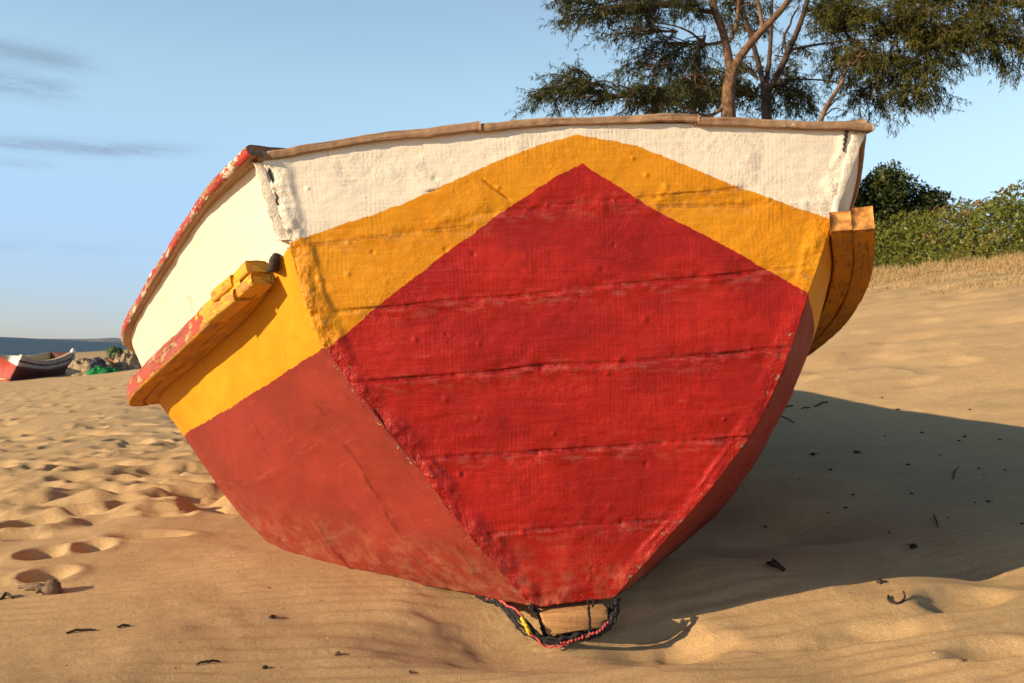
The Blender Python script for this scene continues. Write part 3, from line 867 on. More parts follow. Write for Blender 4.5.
M['cord_black'] = simple_mat('black_cord', (.018, .017, .018), .8, .5, 150, .6, .003)
M['cord_red'] = simple_mat('red_cord', (.42, .07, .06), .8, .4, 150, .6, .003)
M['cord_yellow'] = simple_mat('yellow_cord', (.75, .48, .02), .7, .3, 150, .6, .003)
def rope():
    Yf = face(575, 608)[1] - .045
    root = empty('rope_tangle', tuple(at(560, 640, Yf)))
    tag(root, 'tangled black, red and yellow rope looped round the timber block under the keel', 'rope')
    parts = []
    def cord(name, pts, r, mat, seed, wob=.004):
        p = smooth_path([at(*q) for q in pts], 110)
        t = np.linspace(0, 1, 110)
        for ax in range(3): p[:, ax] += wob * fbm(t * 14, t * 0 + ax, seed, 3) + r * .5 * np.sin(t * 95 + ax * 1.57)
        mb = MB(); mb.tube(p, r * (1 + .15 * np.sin(t * 120)), 7); parts.append(mb.build(name, mat))
    Y = Yf
    for k in range(7):
        cord('black_strand', [(478, 596, Y + .20 + .01 * k), (505, 604 + k, Y + .1), (527, 622 + 2 * k, Y + .01), (545, 639 + .5 * k, Y - .005), (568, 638 + .5 * k, Y - .008), (597, 631 + .5 * k, Y), (614, 616, Y + .01), (617, 600, Y + .05)], rnd.uniform(.0028, .0048), M['cord_black'], 100 + k, .009)
    for k in range(5):
        cord('black_strand', [(530, 606, Y + .03), (538 + .6 * k, 612 + 2 * k, Y + .04), (545, 634, Y + .03), (575, 634 + k, Y + .04), (606 + k, 625, Y + .03), (612 + k, 604, Y + .05)], rnd.uniform(.0025, .005), M['cord_black'], 120 + k, .008)
    cord('red_strand', [(486, 597, Y + .19), (505, 603, Y + .09), (522, 617, Y - .002), (530, 634, Y - .008), (548, 645, Y - .015), (566, 646, Y - .014)], 0.0030, M['cord_red'], 3, .006)
    cord('red_strand', [(560, 644, Y - .012), (585, 637, Y - .012), (602, 630, Y - .008), (609, 622, Y)], 0.0028, M['cord_red'], 8, .005)
    cord('yellow_strand', [(522, 618, Y - .004), (525, 624, Y - .012), (528, 630, Y - .010), (530, 634, Y - .002)], 0.0042, M['cord_yellow'], 9, .002)
    cord('binding_cord', [(589, 607, Y - .003), (588.5, 612, Y - .009), (590, 622, Y - .009), (589, 632, Y - .006)], .0028, M['cord_black'], 5, .002)
    cord('binding_cord', [(592, 606, Y + .003), (594, 600, Y - .004), (588, 601, Y - .002), (589, 608, Y - .005)], .002, M['cord_black'], 6, .003)
    adopt(root, parts)
rope()

# ------------------------------------------------------------------ litter on the sand
M['litter'] = simple_mat('dark_litter', (.045, .032, .022), .9, .5, 90, .8)
M['litter2'] = simple_mat('brown_leaf', (.16, .085, .045), .85, .4, 90, .6)
M['drift'] = simple_mat('grey_driftwood', (.17, .11, .07), .9, .5, 50, .9)
M['scrap'] = simple_mat('white_scrap', (.72, .72, .70), .6, .15, 60, .5)

def ground_tube(name, pix, r, mat, lift=.4, seed=0, sag=None):
    pts = [hit(*p[:2]) + np.array([0, 0, r * lift + (p[2] if len(p) > 2 else 0)]) for p in pix]
    c = np.mean(pts, axis=0)
    p = smooth_path(pts, 24); t = np.linspace(0, 1, 24)
    for ax in range(3): p[:, ax] += r * .8 * fbm(t * 6, t * 0 + ax * 3.1, seed, 3)
    mb = MB(); mb.tube(p - c, r * (1 - .55 * np.abs(t - .4)), 6)
    ob = mb.build(name, mat); ob.location = tuple(c); return ob

TW = [((755, 412), (770, 411), (793, 406), .006, 'straight black twig lying on the shaded sand close beside the hull, leftmost of three'),
      ((801, 409), (806, 408), (811, 408), .004, 'shortest of three black twigs on the shaded sand right of the hull'),
      ((815, 407), (821, 405), (827, 402), .006, 'black twig at the right of the row of three by the shadow edge'),
      ((770, 418), (782, 418), (794, 423), .004, 'bent thin twig just below the row of three black twigs'),
      ((953, 479), (955, 472), (959, 467), .003, 'thin upright looking stem on the shaded sand at the right'),
      ((934, 515), (936, 522), (938, 528), .003, 'short thin stem in the shade above the lower shadow edge'),
      ((858, 395), (880, 381), (904, 384), .007, 'pale arched twig on the sunny slope beyond the boat shadow')]
for k, (a, b, c, r, lab) in enumerate(TW[:6]):
    o = ground_tube('twig', [a, (b[0], b[1], r), c], r, M['litter'], .6, k); tag(o, lab, 'twig', 'twigs on the sand')

def litter_bit(px, py, size, mat, seed, name='litter_scrap', flat=.5, rz=None):
    r_ = random.Random(seed); p = hit(px, py)
    n, m = 6, 9; V = []
    for i in range(n + 1):
        for j in range(m):
            th = math.pi * i / n; ph = 2 * math.pi * j / m
            q = 1 + r_.uniform(-.45, .45)
            V.append((size * q * math.sin(th) * math.cos(ph), size * .7 * q * math.sin(th) * math.sin(ph), size * flat * q * math.cos(th)))
    q = [[i * m + j, (i + 1) * m + j, (i + 1) * m + (j + 1) % m, i * m + (j + 1) % m] for i in range(n) for j in range(m)]
    mb = MB(); mb.add(V, q)
    for _ in range(3):
        a = r_.uniform(0, 6.28); L = size * r_.uniform(.8, 2.2)
        e = np.array([math.cos(a) * L, math.sin(a) * L, size * r_.uniform(-.2, .5)])
        mb.tube([np.zeros(3), e * .5 + [0, 0, size * .3], e], [size * .16, size * .12, size * .05], 5)
    o = mb.build(name, mat, smooth=False); o.location = (p[0], p[1], p[2] + size * flat * .35); o.rotation_euler.z = r_.uniform(0, 6)
    return o
SHADE = [(813, 455, 1.6), (857, 453, 1.5), (831, 470, .9), (898, 410, .9), (965, 437, .9), (970, 410, .7), (908, 465, .9), (912, 494, .9), (988, 502, 1.1), (979, 469, .8),
         (959, 441, .7), (889, 533, .8), (846, 508, .8), (853, 495, .8), (828, 513, .6), (766, 527, .8), (1022, 524, .9), (948, 518, .6), (984, 475, .6), (922, 433, .8), (975, 503, .7), (882, 398, .6), (885, 436, .6), (940, 455, .5), (1005, 470, .6), (800, 480, .5), (1000, 440, .7)]
for k, (x, y, sz) in enumerate(SHADE):
    Yd = hit(x, y)[1]
    o = litter_bit(x, y, .0022 * sz * Yd, M['litter'], 200 + k)
    tag(o, 'small dark scrap of plant litter lying on the shaded sand', 'plant litter', 'dark scraps on the shaded sand')
SUN = [(272, 618, 1.9, 'upright dark seed husk on the sunny sand in front of the hull side', M['litter']), (337, 655, 2.0, 'curled brown leaf on the sand left of the keel block', M['litter2']),
       (410, 673, 1.5, 'small brown husk at the bottom edge below the red hull', M['litter2']), (265, 668, 1.6, 'black crumb beside the short stalk at the lower left', M['litter']),
       (962, 661, 1.8, 'reddish leaf scrap on the lit sand at the lower right', M['litter2']), (913, 548, 2.6, 'largest dark lump of seaweed at the lower rim of the shade', M['litter']),
       (879, 583, 2.6, 'twiggy dark scrap standing up at the shadow edge', M['litter']), (268, 588, .8, 'tiny stone by the sand ripples left of the hull base', M['litter2']), (180, 510, 1.0, 'small brown crumb near the hollows on the left', M['litter2'])]
for k, (x, y, sz, lab, mt) in enumerate(SUN):
    Yd = hit(x, y)[1]; o = litter_bit(x, y, .0015 * sz * Yd, mt, 300 + k, 'litter_scrap', .75); tag(o, lab, 'plant litter', 'litter on the sunny sand')
for k in range(34):
    if k < 20: x, y = rnd.uniform(10, 470), rnd.uniform(596, 678)
    else: x, y = rnd.uniform(660, 1015), rnd.uniform(625, 678)
    Yd = hit(x, y)[1]
    o = litter_bit(x, y, .0007 * rnd.uniform(.7, 1.5) * Yd, M['litter2'] if k % 3 else M['scrap'], 500 + k, 'shell_crumb' if k % 3 == 0 else 'litter_scrap', .5)
    if k % 3: tag(o, 'tiny brown crumb of plant litter on the sunlit sand', 'plant litter', 'tiny crumbs on the sunlit sand')
    else: tag(o, 'tiny white shell crumb on the sunlit sand', 'shell', 'shell crumbs on the sunlit sand')
STK = [((768, 564), (774, 568), (784, 572), .006, 'thick dark stick half buried in the shade below the hull', 'dark sticks in the shade'),
       ((773, 560), (778, 566), (785, 570), .004, 'thin dark stick crossing the thick one below the hull', 'dark sticks in the shade'),
       ((196, 665), (205, 664), (220, 662), .0028, 'short dark stalk on rippled sand at the lower left', None),
       ((66, 634), (78, 632), (96, 631), .003, 'dark splinter of bark on the sand below the driftwood', None),
       ((118, 628), (124, 627), (130, 627), .003, 'tiny splinter right of the bark splinter', None),
       ((0, 600), (6, 597), (13, 599), .005, 'dark stick entering at the left edge beside the driftwood', None)]
for k, (a, b, c, r, lab, g) in enumerate(STK):
    o = ground_tube('stick', [a, (b[0], b[1], r), c], r, M['litter'], .6, 60 + k); tag(o, lab, 'stick', g)
# curled strip by the shadow edge
o = ground_tube('seaweed_strip', [(889, 597), (890, 603, .004), (896, 604), (904, 600, .004), (903, 597, .012)], .004, M['litter'], .6, 5)
tag(o, 'curled dark strip of seaweed on the lit sand by the shadow edge', 'seaweed')
o = litter_bit(731, 481, .03, M['scrap'], 9, 'plastic_scrap', .25); tag(o, 'crumpled white scrap lying in the shade beside the red hull', 'litter')
# driftwood root
def driftwood():
    p = hit(44, 594); mb = MB(); rr = random.Random(3)
    for k in range(7):
        a = [0.1, 3.0, 3.4, 2.6, .6, 1.2, 4.2][k]; L = [.05, .075, .05, .06, .03, .035, .03][k]
        e = np.array([math.cos(a) * L, math.sin(a) * L * .6, .006 + .014 * rr.random()])
        mb.tube(smooth_path([(.012, 0, .012), e * .5 + np.array([0, 0, .012]), e], 10), np.linspace(.014, .004, 10), 7)
    n, m = 7, 12
    V = []
    for i in range(n + 1):
        for j in range(m):
            th = math.pi * i / n; ph = 2 * math.pi * j / m; q = 1 + rr.uniform(-.25, .25)
            V.append((.020 + .024 * q * math.sin(th) * math.cos(ph), .02 * q * math.sin(th) * math.sin(ph), .016 + .022 * q * math.cos(th)))
    mb.add(V, [[i * m + j, (i + 1) * m + j, (i + 1) * m + (j + 1) % m, i * m + (j + 1) % m] for i in range(n) for j in range(m)])
    o = mb.build('driftwood', M['drift'])
    o.location = tuple(p); tag(o, 'knotted grey driftwood root casting a shadow on the sand at the left', 'driftwood')
driftwood()

# ------------------------------------------------------------------ far boat, nets
M['far_red'] = simple_mat('far_red_paint', (.36, .055, .04), .6, .2, 4, .2)
M['far_white'] = simple_mat('far_white_paint', (.72, .66, .58), .6, .12, 4, .2)
M['far_dark'] = simple_mat('far_maroon_paint', (.10, .028, .026), .7, .3, 4, .2)
M['far_grey'] = simple_mat('far_grey_band', (.36, .33, .30), .7, .2, 4, .2)
M['far_tan'] = simple_mat('far_inner_planks', (.70, .50, .26), .8, .2, 4, .2)
M['net'] = simple_mat('fishing_net', (.34, .25, .15), .95, .5, 7, 1., .1)
M['net_dark'] = simple_mat('dark_net', (.06, .07, .09), .95, .5, 7, 1., .1)
M['net_green'] = simple_mat('green_net', (.012, .20, .055), .9, .5, 9, 1., .1)
M['net_olive'] = simple_mat('olive_net', (.09, .13, .05), .9, .5, 9, 1., .1)

FD = 30.
def quadstrip(name, A, B, n, mat, parent_list, thick=.05):
    """panel between two polylines"""
    a = smooth_path(A, n); b = smooth_path(B, n); t = np.linspace(0, 1, 6)
    P = a[:, None] * (1 - t)[None, :, None] + b[:, None] * t[None, :, None]
    ob = grid_obj(name, P, mat=mat); solidify(ob, thick, 0); parent_list.append(ob); return ob

def far_boat():
    g0 = hit(30, 379)
    Yb = g0[1]
    root = empty('fishing_boat', tuple(g0)); PL = []
    tag(root, 'distant beached boat with red and white bow and dark banded side', 'boat')
    def pt(x, y, d): return at(x, y, Yb + d)
    top = [pt(22, 356, -1.2), pt(44, 361.5, .4), pt(60, 359, 1.9), pt(73, 353, 3.2)]
    b1 = [pt(20, 360, -1.2), pt(43, 364.6, .4), pt(59, 362, 1.9), pt(71.5, 357.5, 3.2)]
    b1b = [pt(19, 362, -1.2), pt(42.5, 366, .4), pt(58.5, 363.6, 1.9), pt(71, 359.5, 3.2)]
    b2 = [pt(17, 366, -1.2), pt(42, 369, .4), pt(58, 367, 1.9), pt(69.5, 363.5, 3.2)]
    bot = [pt(8, 383, -1.2), pt(30, 384, .4), pt(48, 381, 1.9), pt(63, 378, 3.2)]
    quadstrip('upper_strake', top, b1, 20, M['far_grey'], PL); quadstrip('dark_band', b1, b1b, 20, M['far_dark'], PL)
    quadstrip('pale_band', b1b, b2, 20, M['far_grey'], PL)
    quadstrip('lower_hull', b2, bot, 20, M['far_dark'], PL)
    # far side: shifted to the left and back
    sh = np.array([-1.75, .55, 0])
    ft = [p + sh * f for p, f in zip(top, (1., 1.15, 1.0, .55))]; fb = [p + sh * f * .75 for p, f in zip(bot, (1., 1.15, 1.0, .55))]
    ft[1] = ft[1] + np.array([0, 0, .08])
    quadstrip('inner_planking', ft, fb, 20, M['far_tan'], PL)
    quadstrip('hull_floor', [p + np.array([0, 0, .12]) for p in fb], [p + np.array([0, 0, .12]) for p in bot], 12, M['far_tan'], PL)
    # bow: red panel with white upper corner
    TL, TR, BR, BL = ft[0], top[0], bot[0], fb[0] 
    mid = b2[0]
    apex = TR * .42 + TL * .58
    lowL = TL * .55 + BL * .45
    def tri(name, pts, mat):
        P = np.array(pts); d = np.array([-.02, .06, 0])
        n = len(P); V = np.vstack([P, P + d]); q = [[i, (i + 1) % n, n + (i + 1) % n, n + i] for i in range(n)]
        mb = MB(); 
        mb.add(V, q, [[0, i, i + 1] for i in range(1, n - 1)] + [[n, n + i + 1, n + i] for i in range(1, n - 1)])
        PL.append(mb.build(name, mat, smooth=False))
    tri('bow_red', [apex, mid, BR, BL, lowL], M['far_red'])
    tri('bow_white', [TR, mid, apex], M['far_white']); tri('bow_white', [apex, lowL, TL], M['far_white'])
    # stern post with a white float on top
    mb = MB(); st = pt(73, 354, 3.2); mb.tube([pt(68, 370, 3.2), pt(71.5, 360, 3.2), st], [.10, .13, .08], 8); PL.append(mb.build('stern_post', M['far_grey']))
    quadstrip('stern_panel', [top[3], ft[3]], [bot[3], fb[3]], 6, M['far_dark'], PL)
    quadstrip('gunwale_cap', [p + np.array([0, 0, .03]) for p in top], [p + np.array([-.12, .05, .03]) for p in top], 20, M['far_tan'], PL, .03)
    adopt(root, PL)
    mb = MB(); c = pt(73, 353, 3.2)
    mb.tube([c + [0, 0, -.05], c + [0, 0, .02], c + [0, 0, .09], c + [0, 0, .15], c + [0, 0, .19]], [.05, .10, .10, .06, .02], 10)
    o = mb.build('float_buoy', M['far_white']); tag(o, 'small white float set on the stern of the distant boat', 'float')
    return Yb
FYB = far_boat()

def heap(name, px, py, wpx, hpx, Y, mat, seed, depth=None, lumps=.35, sharp=1.0):
    """lumpy mound of netting standing on the sand"""
    sc = Y / F; c = at(px, py, Y)
    a = wpx * sc / 2; hgt = hpx * sc; d = depth or a * .8
    n, m = 26, 60
    th = np.linspace(0, np.pi / 2, n); ph = np.linspace(0, 2 * np.pi, m, endpoint=False)
    T, Pp = np.meshgrid(th, ph, indexing='ij')
    q = 1 + lumps * fbm(np.cos(Pp) * 2.2 + T * 1.3 + seed, np.sin(Pp) * 2.2 + T * 2, seed, 4)
    q2 = 1 + lumps * 1.2 * fbm(np.cos(Pp) * 4 * np.sin(T) + seed, np.sin(Pp) * 4 * np.sin(T), seed + 3, 4)
    x = a * q * np.sin(T) ** .8 * np.cos(Pp); y = d * q * np.sin(T) ** .8 * np.sin(Pp); z = hgt * q2 * np.cos(T) ** sharp - .12 * (T > 1.5)
    V = np.stack([x, y, z], 2).reshape(-1, 3)
    i = np.arange(n - 1)[:, None] * m + np.arange(m)[None, :]; j = np.arange(n - 1)[:, None] * m + (np.arange(m)[None, :] + 1) % m
    ob = mesh_np(name, V, np.stack([i.ravel(), (i + m).ravel(), (j + m).ravel(), j.ravel()], 1), None, mat)
    ob.location = tuple(c); return ob
gY = FYB - .6
o = heap('net_heap', 91, 378, 52, 19, gY + .9, M['net'], 2); tag(o, 'big tan heap of fishing net beside the stern of the distant boat', 'fishing net', 'nets piled on the beach')
o = heap('net_heap', 97, 367, 16, 9, gY + .35, M['net_dark'], 5, .25); tag(o, 'small blue-black bunch of net lying on the tan heap', 'fishing net', 'nets piled on the beach')
o = heap('net_heap', 126, 375, 30, 22, gY + 1.6, M['net'], 8); tag(o, 'rear tan net heap partly hidden by the big boat\'s rail', 'fishing net', 'nets piled on the beach')
o = heap('net_heap', 105, 377.5, 34, 10, gY - .4, M['net_green'], 11, .35, .4); tag(o, 'bright green net spread at the foot of the tan heaps', 'fishing net', 'nets piled on the beach')
root = empty('bundle', tuple(at(114, 360, gY + 2.6)))
o1 = heap('red_wrap', 114, 361, 9, 10, gY + 2.6, M['far_red'], 12, .15, .2, .6); o2 = heap('green_top', 114.5, 355, 18, 8, gY + 2.6, M['net_olive'], 14, .25, .5)
adopt(root, [o1, o2]); tag(root, 'red based bundle with a leafy green top behind the net heaps', 'bundle')

# ------------------------------------------------------------------ casuarina trees
def foliage_mesh(name, segs, mat, parent, seed, per_m=29, ln=.18, wd=.0125):
    """drooping needle tufts along twig segments; segs: list of (p0,p1)"""
    g = np.random.default_rng(seed)
    A = np.array([s[0] for s in segs]); B = np.array([s[1] for s in segs])
    Ls = np.linalg.norm(B - A, axis=1); cnt = np.maximum(1, (Ls * per_m).astype(int))
    idx = np.repeat(np.arange(len(segs)), cnt); n = len(idx)
    t = g.random(n)[:, None]
    base = A[idx] * (1 - t) + B[idx] * t
    ax = (B - A)[idx]; ax /= np.linalg.norm(ax, axis=1, keepdims=True) + 1e-9
    d = g.normal(size=(n, 3)) * .75 + ax * .7 + np.array([0, 0, -.45])
    d /= np.linalg.norm(d, axis=1, keepdims=True)
    L = ln * g.uniform(.5, 1.3, n)[:, None]
    mid = base + d * L * .55; tip = base + d * L + np.array([0, 0, -1.]) * L * g.uniform(.05, .45, n)[:, None]
    sd = np.cross(d, g.normal(size=(n, 3))); sd /= np.linalg.norm(sd, axis=1, keepdims=True) + 1e-9
    w = wd * g.uniform(.6, 1.4, n)[:, None]
    V = np.stack([base - sd * w * .3, base + sd * w * .3, mid + sd * w, tip, mid - sd * w], 1)
    i = np.arange(n) * 5
    tris = np.concatenate([np.stack([i, i + 1, i + 2], 1), np.stack([i, i + 2, i + 4], 1), np.stack([i + 4, i + 2, i + 3], 1)])
    clump = vnoise(base[:, 0] * 1.1 + base[:, 1], base[:, 2] * 1.6, seed)
    tint = np.clip(.15 + .5 * clump + g.normal(size=n) * .18, 0, 1)
    tint = np.repeat(tint, 5)
    return mesh_np(name, V.reshape(-1, 3), None, tris, mat, parent, smooth=False, attrs={'tint': tint})

def crown_lobe(segs, mb, start, centre, rad, rr, nb, sub=7, view=None):
    """a limb reaches to the lobe; branchlets fan out from it inside the ellipsoid 'rad'"""
    c = np.array(centre); s0 = np.array(start)
    for _ in range(nb):
        while True:
            q = np.array([rr.uniform(-1, 1) for _ in range(3)])
            if q @ q < 1: break
        e = c + q * rad
        f = rr.uniform(.35, .95); b0 = s0 + (c - s0) * f
        mid = (b0 + e) / 2 + np.array([rr.uniform(-.3, .3), rr.uniform(-.3, .3), rr.uniform(-.05, .35)])
        p = smooth_path([b0, mid, e, e + (e - mid) * .25 + np.array([0, 0, -.18])], 9)
        mb.tube(p, np.linspace(.026, .008, 9), 4, False)
        for i in range(3, 8):
            segs.append((p[i], p[i + 1]))
        for _k in range(sub):
            i = rr.randint(3, 8); a = p[i]
            d = np.array([rr.gauss(0, 1), rr.gauss(0, 1), rr.gauss(-.15, .55)]); d /= np.linalg.norm(d)
            d = d * .7 + (e - b0) / (np.linalg.norm(e - b0) + 1e-6) * .5
            L = rr.uniform(.3, .75); b_ = a + d * L + np.array([0, 0, -.08])
            segs.append((a, b_))

def casuarina(trunk_px, Y, limbs, lobes, label, bark, needles, seed, rscale=1.0, extra_up=6):
    rr = random.Random(seed)
    base = at(trunk_px[0][0], trunk_px[0][1], Y); base[2] = ground(base[0], base[1])[0] - .1
    root = empty('casuarina_tree', tuple(base)); tag(root, label, 'tree', 'casuarina trees on the dune')
    k = Y / F; parts = []
    tp = [base, base * .6 + at(*trunk_px[0][:2], Y) * .4 + np.array([.1, 0, 0])] + [at(x, y, Y) for x, y, r in trunk_px]
    rad = [trunk_px[0][2] * 1.5 * k, trunk_px[0][2] * 1.15 * k] + [r * k for x, y, r in trunk_px]
    d = np.concatenate([[0], np.cumsum(np.linalg.norm(np.diff(np.array(tp), axis=0), axis=1))])
    mb = MB(); xx = np.linspace(0, d[-1], 40); p = hermite(d, np.array(tp), xx)
    t = np.linspace(0, 1, 40); p[:, 0] += .05 * fbm(t * 6, t * 0, seed, 2)
    mb.tube(p, np.interp(xx, d, rad), 12); parts.append(mb.build('trunk', bark))
    for lb in limbs:
        pts = [at(x, y, Y + dy) for x, y, r, dy in lb]; pr = [r * k for x, y, r, dy in lb]
        dd = np.concatenate([[0], np.cumsum(np.linalg.norm(np.diff(np.array(pts), axis=0), axis=1))])
        xx = np.linspace(0, dd[-1], 26); pp = hermite(dd, np.array(pts), xx); tt = np.linspace(0, 1, 26)
        for ax in range(3): pp[:, ax] += .05 * fbm(tt * 5, tt * 0 + ax * 2.2, seed + len(parts), 2) * tt
        mb = MB(); mb.tube(pp, np.interp(xx, dd, pr), 8); parts.append(mb.build('limb', bark))
    segs = []; tw = MB()
    for (sx, sy, x, y, rx, ry, dy, dz, nb) in lobes:
        crown_lobe(segs, tw, at(sx, sy, Y), at(x, y, Y + dy), np.array([rx * k, dz, ry * k]), rr, nb)
    # upper crown, above the picture
    cx = np.mean([l[2] for l in lobes])
    for i in range(extra_up):
        x = cx + rr.uniform(-150, 150); y = rr.uniform(-330, -70)
        crown_lobe(segs, tw, at(cx, -30, Y), at(x, y, Y + rr.uniform(-1.5, 1.5)), np.array([60 * k, 1.4, 34 * k]), rr, 26, 5)
    parts.append(tag(tw.build('twigs', bark), kind='stuff'))
    parts.append(foliage_mesh('crown', segs, needles, None, seed))
    adopt(root, parts)

TY = 32.
casuarina([(728, 140, 8.2), (728, 112, 7.5), (728, 92, 6.6), (731, 70, 5.6)], TY,
          [[(731, 72, 4.6, 0), (727, 50, 4.4, .1), (722, 30, 4, .2), (714, 8, 4.2, .2), (708, -20, 4, .3), (700, -90, 3, .4)],
           [(730, 82, 4, 0), (737, 62, 4.2, -.1), (752, 42, 3.8, -.2), (770, 22, 3.4, -.3), (788, 1, 3, -.4), (806, -30, 2.4, -.5), (830, -120, 2, -.5)],
           [(763, 28, 2.2, -.25), (760, 10, 1.9, -.3), (756, -8, 1.6, -.3), (752, -60, 1.2, -.4)],
           [(729, 42, 2.2, .1), (736, 26, 2., 0), (738, 8, 1.8, -.1), (738, -30, 1.3, -.1)],
           [(721, 42, 1.8, .1), (706, 44, 1.3, .5), (690, 32, 1.1, .8), (672, 26, .9, 1.1), (640, 22, .6, 1.5)],
           [(712, 12, 2.6, .2), (695, 10, 2.0, .1), (672, 4, 1.5, -.3), (640, 6, 1.2, -.7), (590, 8, .8, -1)],
           [(728, 104, 2.2, 0), (708, 116, 1.6, -.2), (694, 112, 1.5, -.4), (672, 100, 1.3, -.6), (630, 97, 1.0, -.8), (580, 96, .7, -1.)]],
          [(690, 108, 640, 98, 42, 15, -.7, .8, 32), (660, 99, 580, 94, 42, 13, -.9, .7, 26), (600, 96, 548, 94, 16, 9, -1., .5, 9), (620, 96, 560, 74, 28, 10, -.9, .5, 13),
           (690, 5, 610, 14, 52, 17, -.6, .9, 40), (690, 5, 665, 8, 45, 16, .2, 1.1, 34), (620, 6, 575, 4, 22, 12, -.8, .6, 14),
           (715, 20, 690, 62, 38, 22, .9, .9, 28), (715, 40, 660, 50, 26, 12, 1.2, .6, 12), (700, 60, 690, 92, 34, 14, .7, .9, 26), (735, 10, 740, 4, 30, 14, .8, 1., 18), (706, 60, 640, 70, 34, 12, .9, .7, 14), (720, 80, 650, 108, 30, 8, .4, .6, 10), (700, 30, 640, 34, 40, 8, .9, .7, 12)],
          'casuarina tree with sunlit orange-brown forked trunk and sparse left boughs', M['trunk'], M['needles'], 5)
casuarina([(767, 140, 5.6), (767, 112, 5.2), (766, 92, 4.6), (765, 84, 4.2)], TY + 3.,
          [[(765, 88, 3, 0), (759, 66, 2.8, 0), (753, 44, 2.5, 0), (746, 20, 2.2, .1), (738, -14, 1.8, .2), (730, -80, 1.3, .3)],
           [(766, 86, 2.6, 0), (769, 60, 2.3, .1), (771, 30, 2., .2), (772, -4, 1.6, .3), (770, -90, 1.2, .4)],
           [(767, 92, 3.2, 0), (779, 72, 3.2, -.1), (787, 54, 3.2, -.1), (796, 34, 2.8, -.2), (804, 12, 2.4, -.2), (815, -30, 2, -.3), (840, -110, 1.5, -.3)],
           [(789, 50, 1.8, -.1), (804, 47, 1.5, -.3), (822, 44, 1.2, -.5), (850, 40, .9, -.8), (900, 42, .7, -1.)],
           [(787, 54, 1.6, 0), (784, 38, 1.4, .1), (790, 24, 1.1, .2), (798, 8, .9, .2)],
           [(804, 12, 2., -.2), (830, 4, 1.6, -.4), (870, -4, 1.3, -.6), (930, 2, 1., -.9), (990, 18, .8, -1.2)],
           [(767, 100, 1.4, 0), (790, 80, 1.1, .3), (815, 80, .9, .5), (850, 84, .7, .6)]],
          [(825, 40, 848, 22, 44, 26, -.4, 1.3, 62), (850, 40, 905, 30, 48, 28, -.8, 1.4, 80), (880, 40, 950, 44, 42, 22, -1., 1.2, 60), (930, 20, 990, 30, 36, 24, -1.1, 1., 44), (960, 30, 1018, 48, 26, 20, -1.2, .8, 24),
           (850, 60, 880, 72, 44, 20, -.2, 1.1, 52), (900, 50, 925, 78, 36, 18, -.6, .9, 32), (850, 84, 872, 100, 26, 15, .2, .7, 20), (890, 70, 905, 98, 26, 14, -.2, .7, 16), (830, 20, 830, 4, 36, 16, 0, 1., 34),
           (790, 80, 800, 100, 24, 12, .5, .7, 16), (765, 95, 740, 94, 26, 14, .8, .8, 24), (770, 80, 780, 96, 20, 12, .9, .7, 14), (880, 0, 930, 4, 50, 16, -.5, 1.2, 44), (940, 0, 1000, -2, 44, 18, -.8, 1., 34), (960, 0, 1045, 10, 26, 22, -.8, 1., 20), (760, 60, 792, 50, 16, 14, 1.2, .6, 8), (765, 95, 705, 84, 40, 18, 1.2, .9, 30), (765, 90, 750, 66, 26, 14, 1.3, .8, 14), (770, 95, 795, 78, 26, 16, 1.2, .8, 18), (770, 50, 745, 24, 30, 18, 1.2, .9, 14), (765, 100, 680, 104, 30, 10, 1.2, .7, 16), (830, 60, 838, 62, 22, 16, .6, .8, 16)],
          'casuarina tree with dark shaded trunk and dense drooping crown reaching right', M['trunk_shaded'], M['needles2'], 17, 1.0, 8)
casuarina([(818, 135, 2.6), (826, 110, 2.4), (836, 92, 2.), (844, 78, 1.6)], TY - 2.,
          [[(822, 118, 1., 0), (832, 104, .9, .1), (842, 96, .6, .2), (854, 94, .35, .3)], [(824, 116, .9, 0), (836, 108, .6, .1), (848, 112, .35, .2)], [(836, 92, 1.2, 0), (846, 70, .9, .2), (856, 55, .6, .4)]],
          [(846, 72, 862, 58, 22, 14, .5, .6, 14)],
          'thin leaning casuarina stem, pale and nearly bare, between the dark trunk and the right crown', M['trunk'], M['needles2'], 29, 1., 0)

# ------------------------------------------------------------------ dune scrub, dark bush, dry grass
def leaf_cloud(name, P, nrm, size, mat, seed, parent=None):
    g = np.random.default_rng(seed); n = len(P)
    d = g.normal(size=(n, 3)) + nrm * .9 + np.array([-.25, -.3, .25]); d /= np.linalg.norm(d, axis=1, keepdims=True)
    a = np.cross(d, g.normal(size=(n, 3))); a /= np.linalg.norm(a, axis=1, keepdims=True); b = np.cross(d, a)
    s = (size * g.uniform(.45, 1.2, n) * (1 + .5 * (g.random(n) > .9)))[:, None]
    V = np.stack([P - a * s, P - b * s * .55 + d * s * .12, P + a * s, P + b * s * .55 + d * s * .12], 1).reshape(-1, 3)
    i = np.arange(n) * 4
    q = np.stack([i, i + 1, i + 2, i + 3], 1)
    patch = sstep(.25, .55, fbm(P[:, 0] * .55 + 3, P[:, 1] * .5 + P[:, 2] * .9, seed + 2, 3))
    tint = np.clip(.5 * vnoise(P[:, 0] * .9, P[:, 2] * 2 + P[:, 1] * .7, seed) + g.random(n) * .62 - .05 + .5 * patch * g.random(n), 0, 1)
    return mesh_np(name, V, q, None, mat, parent, smooth=False, attrs={'tint': np.repeat(tint, 4)})

